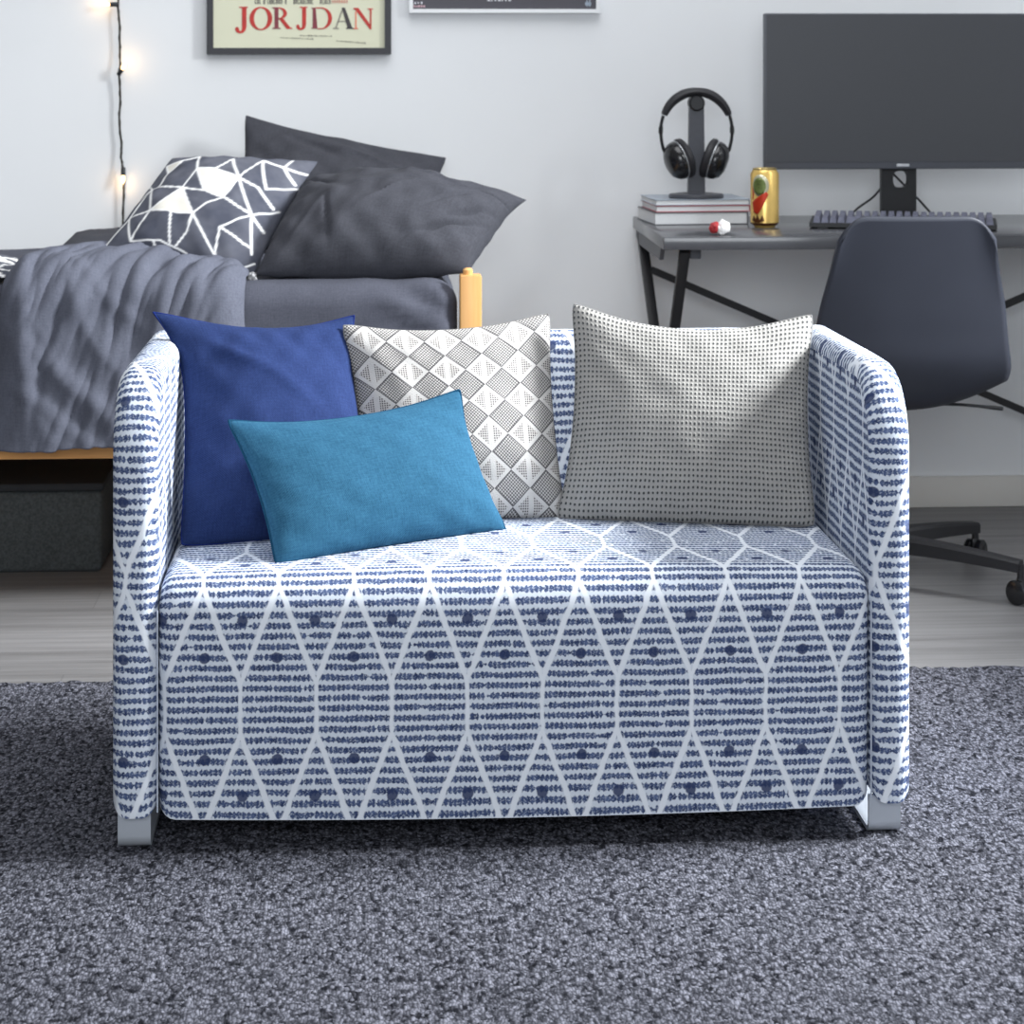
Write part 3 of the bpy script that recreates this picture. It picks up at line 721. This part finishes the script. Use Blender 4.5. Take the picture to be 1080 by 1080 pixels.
# ------------------------------------------------------------------ desk
desk = thing('desk', 'charcoal desk with black crossed steel legs against the back wall', 'desk', (1.05, 2.17, FZ))
DT = .752
bm = NB(); box(bm, .458, 1.65, 1.855, 2.485, DT - .030, DT, .0025); part('tabletop', bm, MAT['desk'], desk)
for x in (.466, 1.634):
    bm = NB(); prism(bm, [(1.93, DT - .0305), (2.44, DT - .0305), (2.44, .705), (2.36, .690), (1.96, .690)], lambda p: V((x - .005, p[0], p[1])), lambda p: V((x + .005, p[0], p[1])))
    part('side_bracket', bm, MAT['gsteel'], desk)
bm = NB(); box(bm, .530, .556, 1.93, 1.99, .694, DT - .0305, .003); part('cable_clip', bm, MAT['gsteel'], desk)
for x, sgn in ((.487, 1), (1.613, -1)):
    bm = NB(); bar(bm, (x + .030 * sgn, 1.925, .715), (x + .010 * sgn, 2.44, .0), .020, .024, (1, 0, 0), .002); part('leg', bm, MAT['steel'], desk)
    bm = NB(); bar(bm, (x - .016 * sgn, 2.40, .715), (x + .03 * sgn, 1.93, .0), .020, .024, (1, 0, 0), .002); part('leg', bm, MAT['steel'], desk)
    bm = NB(); box(bm, x - .02, x + .035 * sgn if sgn > 0 else x + .02, 1.90, 2.45, FZ, .012, .003); part('foot_bar', bm, MAT['steel'], desk)
bm = NB(); bar(bm, (.487, 2.33, .630), (1.05, 2.36, .385), .010, .018, (0, 0, 1)); part('cross_brace', bm, MAT['steel'], desk)
bm = NB(); bar(bm, (1.05, 2.36, .385), (1.613, 2.33, .630), .010, .018, (0, 0, 1)); part('cross_brace', bm, MAT['steel'], desk)
bm = NB(); bar(bm, (1.05, 2.36, .432), (1.60, 2.36, .195), .010, .018, (0, 0, 1)); part('cross_brace', bm, MAT['steel'], desk)
bm = NB(); bar(bm, (1.05, 2.37, .432), (.50, 2.37, .195), .010, .018, (0, 0, 1)); part('cross_brace', bm, MAT['steel'], desk)
bm = NB(); box(bm, 1.03, 1.07, 2.352, 2.378, .365, .45, .003); part('brace_plate', bm, MAT['steel'], desk)

# monitor
mon = thing('monitor', 'large dark flat monitor switched off on the desk', 'monitor', (1.100, 2.27, DT))
bm = NB(); box(bm, -.345, .345, -.055, -.022, .135, .521, .004, 2); obj('housing', bm, MAT['bezel'], mon)
bm = NB(); box(bm, -.341, .341, -.0562, -.0545, .153, .518); obj('screen', bm, MAT['screen'], mon)
bm = NB(); box(bm, -.016, .016, -.0570, -.0548, .141, .148, .0006, 1); obj('badge', bm, MAT['silver'], mon)
def neck():
    bm = NB(); n = 24
    outer = []
    for i in range(n):
        a = 2 * pi * (i + .5) / n; c, s_ = cos(a), sin(a); k = 1 / max(abs(c), abs(s_))
        outer.append((.044 * c * k, .14 + .14 * s_ * k if s_ >= 0 else .107 + .107 * s_ * k))
    inner = [(.004 + .019 * math.copysign(abs(cos(2 * pi * (i + .5) / n)) ** .7, cos(2 * pi * (i + .5) / n)), .107 + .021 * math.copysign(abs(sin(2 * pi * (i + .5) / n)) ** .8, sin(2 * pi * (i + .5) / n))) for i in range(n)]
    L = [[[bm.verts.new((x, y, z)) for x, z in ring] for ring in (outer, inner)] for y in (-.012, .010)]
    for i in range(n):
        j = (i + 1) % n
        bm.faces.new((L[0][0][i], L[0][0][j], L[0][1][j], L[0][1][i])); bm.faces.new((L[1][0][j], L[1][0][i], L[1][1][i], L[1][1][j]))
        bm.faces.new((L[0][0][j], L[0][0][i], L[1][0][i], L[1][0][j])); bm.faces.new((L[0][1][i], L[0][1][j], L[1][1][j], L[1][1][i]))
    obj('stand_neck', bm, MAT['black'], mon)
neck()
bm = NB(); box(bm, -.06, .06, -.024, .03, .24, .40, .006); obj('mount', bm, MAT['black'], mon)
bm = NB(); box(bm, -.12, .12, -.10, .10, 0, .008, .003); obj('stand_base', bm, MAT['black'], mon)
for pts, lab in (([(1.06, 2.31, .94), (1.085, 2.305, .885), (1.12, 2.30, .845), (1.16, 2.30, .805), (1.21, 2.31, DT + .004), (1.25, 2.33, DT + .003)], 'thin black cable crossing behind the monitor stand, running to the right'),
                 ([(1.09, 2.33, .86), (1.05, 2.31, .815), (1.01, 2.30, .788), (.975, 2.31, DT + .006), (.95, 2.33, DT + .003)], 'thin black cable emerging behind the monitor stand, running to the left')):
    bm = NB(); tube(bm, smoothpath(pts, 6), .0028, 8); tag(obj('monitor_cable', bm, MAT['black']), lab, 'cable')

# keyboard
kb = thing('keyboard', 'dark mechanical keyboard with raised keys lying angled on the desk', 'keyboard', (1.070, 2.085, DT), (0, 0, radians(-14)))
bm = NB(); prism(bm, [(-.065, .004), (-.065, .014), (.065, .022), (.065, .004)], lambda p: V((-.222, p[0], p[1])), lambda p: V((.222, p[0], p[1]))); obj('case', bm, MAT['black'], kb)
bm = NB(); random.seed(4)
for r in range(6):
    y = -.052 + r * .0205; z = .0145 + r * .0014
    k = 0
    while k < 22:
        wide = 6 if (r == 0 and k == 4) else 1
        x = -.214 + k * .0195
        a = .0066; w = .0195 * wide
        zt = z + .0135 + .001 * (r in (0, 5))
        b = [bm.verts.new((x + dx, y + dy, zz)) for zz, e in ((z, 0), (zt, .0028)) for dx, dy in ((e + .001, -.009 + e), (w - .001 - e, -.009 + e), (w - .001 - e, .009 - e), (e + .001, .009 - e))]
        for f in ((3, 2, 1, 0), (4, 5, 6, 7), (0, 1, 5, 4), (1, 2, 6, 5), (2, 3, 7, 6), (3, 0, 4, 7)): bm.faces.new([b[i] for i in f])
        k += wide
obj('keys', bm, MAT['key'], kb, smooth=False)
for sx in (-1, 1):
    for sy in (-1, 1):
        bm = NB(); box(bm, sx * .19 - .012, sx * .19 + .012, sy * .05 - .005, sy * .05 + .005, 0, .0042); obj('foot', bm, MAT['black'], kb)

# books, headphone stand, headphones
def book(name, x0, x1, y0, y1, z0, z1, rot, cover, label):
    cx, cy = (x0 + x1) / 2, (y0 + y1) / 2; w, d = (x1 - x0) / 2, (y1 - y0) / 2; h = z1 - z0; t = .0022
    o = thing(name, label, 'book', (cx, cy, z0), (0, 0, radians(rot)), 'books stacked on the desk')
    for za in (0, h - t):
        bm = NB(); box(bm, -w, w, -d, d, za, za + t, .0006, 1); obj('cover', bm, cover, o)
    bm = NB(); box(bm, w - t, w, -d, d, t, h - t); obj('spine', bm, cover, o)
    bm = NB(); box(bm, -w + .002, w - t, -d + .0025, d - .0025, t, h - t); obj('pages', bm, MAT['paper'], o)
def bk(z0, z1, dx, dy, rot, w, d, cover, label):
    a = radians(rot); px, py = .480 + dx, 2.200 + dy          # pivot: front left corner
    cx, cy = px + w / 2 * cos(a) - d / 2 * sin(a), py + w / 2 * sin(a) + d / 2 * cos(a)
    book('book', cx - w / 2, cx + w / 2, cy - d / 2, cy + d / 2, DT + z0, DT + z1, rot, cover, label)
bk(0, .031, 0, 0, 5, .235, .215, MAT['cover3'], 'thickest white-edged book with dark cover, bottom of the stack under the headphone stand')
bk(.031, .0475, .004, .004, 4, .236, .195, MAT['cover2'], 'thin book with a red cover line, middle of the stack under the headphone stand')
bk(.0475, .062, .003, .003, 4.5, .236, .197, MAT['cover1'], 'thin book with mottled pale blue cover, top of the stack under the headphone stand')
BZ = DT + .062
st = thing('headphone_stand', 'black headphone stand with flat round foot on top of the books', 'stand', (.592, 2.270, BZ))
bm = NB(); lathe(bm, [(0, 0), (.067, 0), (.069, .004), (.067, .010), (.05, .012), (0, .012)], 40, Matrix.Scale(.85, 4, (0, 1, 0))); obj('foot', bm, MAT['slate'], st)
bm = NB(); prism(bm, [(-.021, .010), (.021, .010), (.018, .225), (-.018, .225)], lambda p: V((p[0], -.012, p[1])), lambda p: V((p[0], .012, p[1]))); obj('post', bm, MAT['slate'], st)
bm = NB(); M = Matrix.Translation((0, -.018, .236)) @ Matrix.Rotation(radians(-90), 4, 'X')
lathe(bm, [(0, 0), (.016, 0), (.020, .004), (.020, .034), (.016, .038), (0, .038)], 24, M); obj('hook', bm, MAT['black'], st)
hp = thing('headphones', 'black over-ear headphones hanging on the headphone stand', 'headphones', (.592, 2.265, BZ))
R = .083; cz = .176
def hb(a, rx, rz): return V((rx * cos(a), 0, cz + rz * sin(a)))
bm = NB(); n = 40
rings = []
for i in range(n + 1):
    a = radians(20 + 140 * i / n); th = .0095 + .0065 * sin(pi * i / n) ** .5 * (1 - .45 * exp(-((i - n / 2) / 5) ** 2)); w = .017
    p = hb(a, .086, .088); d = V((cos(a), 0, sin(a)))
    rings.append([bm.verts.new(p + d * (th * cos(q) * .8) + V((0, w * sin(q), 0))) for q in [2 * pi * k / 12 for k in range(12)]])
for a_, b_ in zip(rings, rings[1:]):
    for k in range(12): bm.faces.new((a_[k], a_[(k + 1) % 12], b_[(k + 1) % 12], b_[k]))
bm.faces.new(rings[0][::-1]); bm.faces.new(rings[-1]); obj('headband', bm, MAT['leather'], hp)
for sx in (-1, 1):
    bm = NB(); tube(bm, smoothpath([(sx * .083, 0, .205), (sx * .0885, 0, .180), (sx * .0885, 0, .152), (sx * .082, 0, .120), (sx * .069, 0, .103)], 5), [.0042] * 6 + [.0058] * 3 + [.0042] * 12, 8)
    obj('slider_arm', bm, MAT['gloss'], hp)
    M = Matrix.Translation((sx * .046, -.004, .094)) @ Matrix.Rotation(sx * radians(20), 4, 'Y') @ Matrix.Rotation(sx * radians(-16), 4, 'Z') @ Matrix.Rotation(sx * radians(90), 4, 'Y') @ Matrix.Scale(.92, 4, (0, 1, 0)) @ Matrix.Scale(1.16, 4)
    bm = NB(); lathe(bm, [(0, .027), (.018, .026), (.032, .020), (.040, .009), (.042, 0), (.040, -.004), (0, -.004)], 32, M); cup = obj('ear_cup', bm, MAT['gloss'], hp)
    bm = NB(); lathe(bm, [(.020, -.004), (.040, -.005), (.0445, -.011), (.043, -.019), (.036, -.023), (.024, -.021), (.020, -.012), (.020, -.004)], 32, M); obj('ear_pad', bm, MAT['leather'], cup)
    bm = NB(); lathe(bm, [(.0405, -.003), (.0428, -.0035), (.0428, -.0045), (.040, -.0055)], 32, M); obj('trim_ring', bm, MAT['silver'], cup)

# drink can with its printed emblem
can = thing('drink_can', 'gold drink can with red and green emblem standing on the desk', 'can', (.739, 2.125, DT))
CR = .0345; CHT = .143
bm = NB(); lathe(bm, [(0, .004), (.021, .002), (.024, 0), (.0262, .003), (CR, .011), (CR, CHT - .013), (.0285, CHT - .003)], 48); obj('body', bm, MAT['gold'], can)
bm = NB(); lathe(bm, [(.0285, CHT - .003), (.0290, CHT), (.0275, CHT + .001), (.0258, CHT - .004), (0, CHT - .005)], 48); lid = obj('lid', bm, MAT['goldpale'], can)
bm = NB(); box(bm, -.006, .006, -.014, .010, CHT - .0048, CHT - .0036, .0005, 1); obj('pull_tab', bm, MAT['goldpale'], lid)
bm = NB(); lathe(bm, [(.0288, .0055), (CR + .0002, .0110), (CR + .0002, .0125), (.0288, .0065)], 48); obj('base_band', bm, MAT['canbrown'], can)
def decal(poly, mat, name, off):
    """printed patch that follows the can wall: polygon in (angle degrees, height)"""
    bm = NB(); f = bm.faces.new([bm.verts.new((a * .001, z, 0)) for a, z in poly]); f.normal_update()
    bmesh.ops.triangulate(bm, faces=[f]); bmesh.ops.subdivide_edges(bm, edges=bm.edges[:], cuts=5, use_grid_fill=True)
    for v in bm.verts:
        a = radians(v.co.x * 1000 - 90); z = v.co.y; v.co = V(((CR + off) * cos(a), (CR + off) * sin(a), z))
    o = obj(name, bm, mat, can); md = o.modifiers.new('ink', 'SOLIDIFY'); md.thickness = .0002; md.offset = 1
    return o
decal([(-28 + 36 * cos(t), .103 + .027 * sin(t)) for t in [2 * pi * i / 20 for i in range(20)]], MAT['cansilver'], 'emblem_ring', .0003)
decal([(-32 + 28 * cos(t), .101 + .021 * sin(t)) for t in [2 * pi * i / 20 for i in range(20)]], MAT['cangreen'], 'emblem_disc', .0006)
decal([(-66, .062), (-50, .070), (-25, .080), (-4, .088), (6, .082), (-10, .062), (-26, .042), (-40, .032), (-58, .038)], MAT['canred'], 'emblem_ribbon', .0009)
decal([(-70, .018), (-58, .030), (-48, .022), (-40, .034), (-30, .020), (-18, .032), (-10, .018), (-30, .013), (-52, .013)], MAT['canbrown'], 'emblem_leaves', .0003)
decal([(-66, .100), (-58, .112), (-56, .090), (-60, .070), (-66, .066)], MAT['canred'], 'emblem_stripe', .0003)

# crumpled wrapper
wp = thing('crumpled_wrapper', 'small crumpled white and red wrapper on the desk edge in front of the books', 'wrapper', (.598, 1.905, DT))
def crumple(cx, cz, r, mat, name, sd):
    bm = NB(); bmesh.ops.create_icosphere(bm, subdivisions=4, radius=r)
    for v in bm.verts:
        q = v.co * 70 + V((sd, 0, 0)); k = 1 + .30 * noise.noise(q) + .22 * abs(noise.noise(q * 2.2))
        v.co *= k
    mz = min(v.co.z for v in bm.verts)
    for v in bm.verts: v.co += V((cx, 0, cz - mz))
    obj(name, bm, mat, wp, smooth=False)
crumple(.005, 0, .0165, MAT['white'], 'white_wrap', 1.0); crumple(-.014, .004, .0125, MAT['red'], 'red_wrap', 5.0)

# ------------------------------------------------------------------ office chair
ch = thing('office_chair', 'dark moulded shell swivel chair seen from behind at the desk', 'chair', (.905, 1.66, FZ), (0, 0, radians(-1)))
def shell():
    cl = smoothpath([(0, -.300, .842), (0, -.275, .72), (0, -.250, .60), (0, -.225, .51), (0, -.165, .436), (0, -.06, .402), (0, .08, .404), (0, .155, .408)], 8)
    hw = [(0, .161), (.06, .170), (.25, .197), (.46, .220), (.60, .222), (.8, .21), (1, .19)]
    def width(s):
        for (a, x), (b, y) in zip(hw, hw[1:]):
            if s <= b: return x + (y - x) * (s - a) / (b - a)
        return hw[-1][1]
    n, m = len(cl) - 1, 32; vs, fs = [], []
    for i, p in enumerate(cl):
        s = i / n
        d = (cl[min(i + 1, n)] - cl[max(i - 1, 0)]).normalized(); nn = V((0, -d.z, d.y)); nn = nn if nn.y > 0 or nn.z > 0 else -nn
        for k in range(m + 1):
            a = 2 * k / m - 1
            w = width(s); x = w * a
            # rounded upper corners, dished surface whose rim rises round the seat
            drop = 0.0
            top = max(0, 1 - s / .22)
            c = p.copy()
            if top > 0: c.z -= .052 * top * (max(0, abs(a) - .60) / .40) ** 2.6
            dish = (.010 + .020 * min(1, s / .4) + .026 * exp(-((s - .66) / .15) ** 2)) * abs(a) ** 2.2
            c += nn * dish
            vs.append((x * 1.02 + .036, c.y, c.z))
    for i in range(n):
        for k in range(m):
            q = i * (m + 1) + k; fs.append((q, q + 1, q + m + 2, q + m + 1))
    me = bpy.data.meshes.new('shell'); me.from_pydata(vs, [], fs)
    o = link('shell', me, MAT['chair'], ch)
    md = o.modifiers.new('thick', 'SOLIDIFY'); md.thickness = .011; md.offset = 0
    return o
shell()
bm = NB(); box(bm, -.04, .04, -.05, .10, .352, .394, .010); obj('seat_mechanism', bm, MAT['black'], ch)
bm = NB(); lathe(bm, [(0, .07), (.030, .07), (.030, .24), (.017, .245), (.017, .36), (0, .36)], 20); obj('gas_column', bm, MAT['black'], ch)
bm = NB(); tube(bm, smoothpath([(.035, .02, .388), (.16, -.01, .402), (.285, -.03, .394)], 4), [.0035] * 6 + [.0035, .0045, .0045], 8); obj('lever', bm, MAT['black'], ch)
bm = NB(); lathe(bm, [(0, .062), (.045, .062), (.048, .08), (.040, .115), (.030, .12), (0, .12)], 24); obj('hub', bm, MAT['steel'], ch)
for k in range(5):
    a = radians(-36 + 72 * k); d = V((cos(a), sin(a), 0)); e = d * .345
    bm = NB(); N_ = 10; rr = []
    sd = V((-d.y, d.x, 0))
    for i in range(N_ + 1):
        t = i / N_; c = d * (.03 + .315 * t) + V((0, 0, .098 - .016 * t * t)); w = .024 - .008 * t; h = .019 - .007 * t
        rr.append([bm.verts.new(c + sd * w * x + V((0, 0, h * y))) for x, y in ((-1, -1), (1, -1), (1, .6), (.7, 1), (-.7, 1), (-1, .6))])
    for p_, q_ in zip(rr, rr[1:]):
        for i in range(6): bm.faces.new((p_[i], p_[(i + 1) % 6], q_[(i + 1) % 6], q_[i]))
    bm.faces.new(rr[0][::-1]); bm.faces.new(rr[-1])
    leg = obj('base_leg', bm, MAT['steel'], ch)
    cs = bpy.data.objects.new('caster', None)
    bm = NB(); lathe(bm, [(0, .050), (.008, .050), (.008, .085), (0, .085)], 12, Matrix.Translation(e)); box(bm, e.x - .008, e.x + .008, e.y - .008, e.y + .008, .028, .056, .002)
    fork = obj('caster', bm, MAT['black'], ch)
    th = a + radians(70 + 40 * k)
    for s_ in (-1, 1):
        M = Matrix.Translation(e + V((cos(th), sin(th), 0)) * .013 * s_ + V((0, 0, .027))) @ Matrix.Rotation(th, 4, 'Z') @ Matrix.Rotation(radians(90), 4, 'Y')
        bm = NB(); lathe(bm, [(0, -.009), (.022, -.009), (.027, -.005), (.027, .005), (.022, .009), (0, .009)], 24, M); obj('wheel', bm, MAT['gloss'], fork)
    bpy.data.objects.remove(cs)

# ------------------------------------------------------------------ posters
PYF = WY - .022
def poster_frame(name, label, x0, x1, z0, z1, fw, fmat, smat):
    o = thing(name, label, 'picture', ((x0 + x1) / 2, WY, z0)); cx = (x0 + x1) / 2
    w = (x1 - x0) / 2; h = z1 - z0
    bm = NB()
    ring = lambda y, k: [bm.verts.new(p) for p in ((-w + k, y, k), (w - k, y, k), (w - k, y, h - k), (-w + k, y, h - k))]
    A, B, D, E_ = ring(-.001, 0), ring(-.022, 0), ring(-.022, fw), ring(-.010, fw)
    for P_, Q_ in ((A, B), (B, D), (D, E_)):
        for i in range(4): bm.faces.new((P_[i], P_[(i + 1) % 4], Q_[(i + 1) % 4], Q_[i]))
    bm.faces.new(A[::-1])
    bm.faces.new(E_)
    obj('frame', bm, fmat, o, smooth=False)
    bm = NB(); box(bm, -w + fw, w - fw, -.0125, -.0105, fw, h - fw); sheet = obj('print', bm, smat, o)
    return o, cx, z0
po, pcx, pz = poster_frame('framed_poster', 'cream poster with red serif lettering in a black frame above the bed', -.633, -.164, 1.170, 1.80, .0165, MAT['frameblk'], MAT['cream'])
kx = .002403
def L2(p):    # drawing units of the print -> metres on the sheet
    px, py = 215 + p[0] / 5.143, p[1] / 5.143
    return V((-.563 + (px - 247) * kx - pcx, -.0130, 1.2925 - (py - 7) * kx - pz))
def ink(polys, mat, name='lettering', lift=0.0):
    bm = NB()
    for pl in polys:
        prism(bm, pl, lambda p: L2(p) + V((0, -.0006 - lift, 0)), lambda p: L2(p) + V((0, .0004, 0)))
    return obj(name, bm, mat, po, smooth=False)
def ring_arc(cx, cy, ro, ri, a0, a1, n=24, shift=0):
    out = [(cx + ro[0] * cos(radians(a0 + (a1 - a0) * i / n)), cy + ro[1] * sin(radians(a0 + (a1 - a0) * i / n))) for i in range(n + 1)]
    inn = [(cx + shift + ri[0] * cos(radians(a1 + (a0 - a1) * i / n)), cy + ri[1] * sin(radians(a1 + (a0 - a1) * i / n))) for i in range(n + 1)]
    return out + inn
def letter_J(x, y, k=1.0):
    return [(x + a * k, y + b * k) for a, b in ((22, 0), (70, 0), (70, 6), (62, 8), (62, 110), (56, 130), (44, 142), (28, 146), (12, 142), (2, 132), (0, 118), (8, 110), (20, 114), (22, 126), (28, 134), (35, 128), (37, 112), (37, 8), (22, 6))]
ink([letter_J(168, 38), ring_arc(308, 102, (62, 64), (37, 57), 0, 180), ring_arc(308, 102, (62, 64), (37, 57), 180, 360)], MAT['ink1'])
ink([[(370, 41), (404, 41), (404, 152), (416, 154), (416, 159), (370, 159), (370, 154), (382, 152), (382, 48), (370, 46)]], MAT['ink3'])
ink([ring_arc(404, 74, (46, 33), (26, 26), -90, 90, 16), [(406, 103), (430, 103), (468, 150), (480, 154), (480, 159), (448, 159)]], MAT['ink1'])
ink([letter_J(500, 38, .88)], MAT['ink1'])
ink([[(583, 43), (606, 43), (616, 158), (583, 158), (583, 153), (590, 151), (590, 50), (583, 48)]], MAT['ink3'])
ink([ring_arc(636, 101, (60, 60), (38, 54), -90, 90, 20), [(606, 41), (640, 41), (640, 47), (606, 47)], [(616, 155), (640, 155), (640, 161), (616, 161)]], MAT['ink1'])
ink([[(752, 42), (760, 42), (722, 152), (734, 154), (734, 159), (700, 159), (700, 154), (712, 152)], [(728, 115), (786, 115), (786, 121), (728, 121)]], MAT['ink5'])
ink([[(748, 42), (766, 42), (806, 152), (814, 154), (814, 159), (772, 159), (772, 154), (780, 152)]], MAT['ink2'], lift=.0002)
ink([[(822, 62), (829, 62), (829, 153), (838, 155), (838, 160), (812, 160), (812, 155), (822, 153)]], MAT['ink4'])
ink([[(812, 44), (840, 44), (902, 132), (902, 54), (890, 52), (890, 47), (920, 47), (920, 52), (911, 54), (911, 162), (903, 162), (826, 58), (812, 50)]], MAT['ink1'], lift=.0002)
# small line of heavy type, cut by the picture's top edge, and two fine lines below
random.seed(11); pl = []
for x0, x1 in ((276, 312), (322, 336), (344, 432), (440, 456), (486, 596), (630, 690)):
    x = x0
    while x < x1 - 6:
        w = random.choice((7, 8, 9)); ty = random.randrange(4)
        pl.append([(x, -4), (x + 3, -4), (x + 3, 22), (x, 22)])
        if ty in (0, 1): pl.append([(x + w - 3, -4), (x + w, -4), (x + w, 22), (x + w - 3, 22)])
        if ty in (0, 2): pl.append([(x + 3, -4), (x + w, -4), (x + w, 0), (x + 3, 0)])
        if ty in (1, 2, 3): pl.append([(x + 3, 18), (x + w, 18), (x + w, 22), (x + 3, 22)])
        x += w + 4
ink(pl, MAT['ink2'], 'small_print'); pl = []
for x in range(696, 776, 13):
    pl.append([(x, -4), (x + 3, -4), (x + 3, 20), (x, 20)]); pl.append([(x + 3, 8), (x + 8, 8), (x + 8, 12), (x + 3, 12)])
ink(pl, MAT['ink1'], 'small_print'); pl = []
def script_line(x0, x1, ya, yb):
    x = x0
    while x < x1:
        w = random.uniform(5, 14); t = (x - x0) / (x1 - x0); y = ya + (yb - ya) * t; hgt = random.uniform(3, 9)
        pl.append([(x, y - hgt / 2), (x + w, y - hgt / 2 + 1), (x + w, y + hgt / 2), (x, y + hgt / 2 - 1)]); x += w + 3
script_line(414, 590, 206, 214); script_line(520, 690, 195, 198); script_line(720, 870, 224, 236)
ink(pl, MAT['ink5'], 'small_print')

po, pcx, pz = poster_frame('framed_poster', 'dark poster in a thin white frame, beside the cream poster', -.118, .373, 1.276, 1.80, .010, MAT['framewht'], MAT['darkart'])
def rects(rs, mat, name):
    bm = NB()
    for x0, x1, z0, z1 in rs: box(bm, x0 - pcx, x1 - pcx, -.0132, -.0120, z0 - pz, z1 - pz)
    obj(name, bm, mat, po, smooth=False)
rects([(-.106, -.103, 1.2905, 1.296), (-.101, -.097, 1.2905, 1.295), (-.095, -.090, 1.2905, 1.296), (-.088, -.084, 1.2905, 1.296), (-.082, -.077, 1.2905, 1.295)], MAT['inkpink'], 'small_print')
rects([(-.104, -.100, 1.299, 1.304), (-.096, -.093, 1.300, 1.304), (-.088, -.084, 1.299, 1.305)], MAT['inkwhite'], 'small_print')
rects([(.083 + i * .009, .083 + i * .009 + (.004 if i % 3 else .007), 1.3065, 1.3125) for i in range(7)], MAT['inkwhite'], 'small_print')
rects([(.335, .350, 1.296, 1.3035), (.338, .341, 1.293, 1.309), (.345, .348, 1.293, 1.309)], MAT['inkblue'], 'printed_emblem')

# ------------------------------------------------------------------ string lights
sl = thing('string_lights', 'dark cord with three small warm glowing bulbs hanging down the wall', 'lights', (-.852, WY - .012, .70))
def loc(p): return V(p) - sl.location
cp = [(-.857, 2.488, 1.60), (-.857, 2.488, 1.31), (-.859, 2.488, 1.296), (-.854, 2.486, 1.25), (-.8535, 2.488, 1.19), (-.852, 2.484, 1.14), (-.855, 2.484, 1.125), (-.852, 2.487, 1.06), (-.8545, 2.488, 1.00), (-.849, 2.488, .94), (-.850, 2.487, .91), (-.845, 2.484, .882), (-.842, 2.487, .855), (-.844, 2.488, .80), (-.846, 2.488, .70)]
bm = NB(); tube(bm, [loc(p) for p in smoothpath(cp, 6)], .0026, 8)
pts = smoothpath(cp, 6)
tw = [loc(p) + V((.0028 * cos(i * 1.3), .0010, 0)) for i, p in enumerate(pts)]
tube(bm, tw, .0016, 6); obj('cord', bm, MAT['cord'], sl)
for (a, b) in (((-.860, 2.484, 1.297), (-.878, 2.480, 1.297)), ((-.855, 2.480, 1.120), (-.846, 2.474, 1.133)), ((-.844, 2.484, .880), (-.844, 2.480, .862))):
    A, B = V(a), V(b); d = (B - A).normalized()
    bm = NB(); tube(bm, [loc(A - d * .003), loc(A), loc(B - d * .003), loc(B)], [.0045, .0058, .0058, .0050], 14); so = obj('socket', bm, MAT['black'], sl)
    bm = NB(); tube(bm, [loc(B), loc(B + d * .004), loc(B + d * .011), loc(B + d * .017), loc(B + d * .020)], [.0035, .0052, .0055, .0036, .0008], 14); obj('bulb', bm, MAT['bulb'], so)
    ld = bpy.data.lights.new('bulb_glow', 'POINT'); ld.energy = .035; ld.color = (1, .62, .28); ld.shadow_soft_size = .006
    lo = bpy.data.objects.new('bulb_glow', ld); C.objects.link(lo); lo.location = B + d * .026 + V((0, -.004, 0))
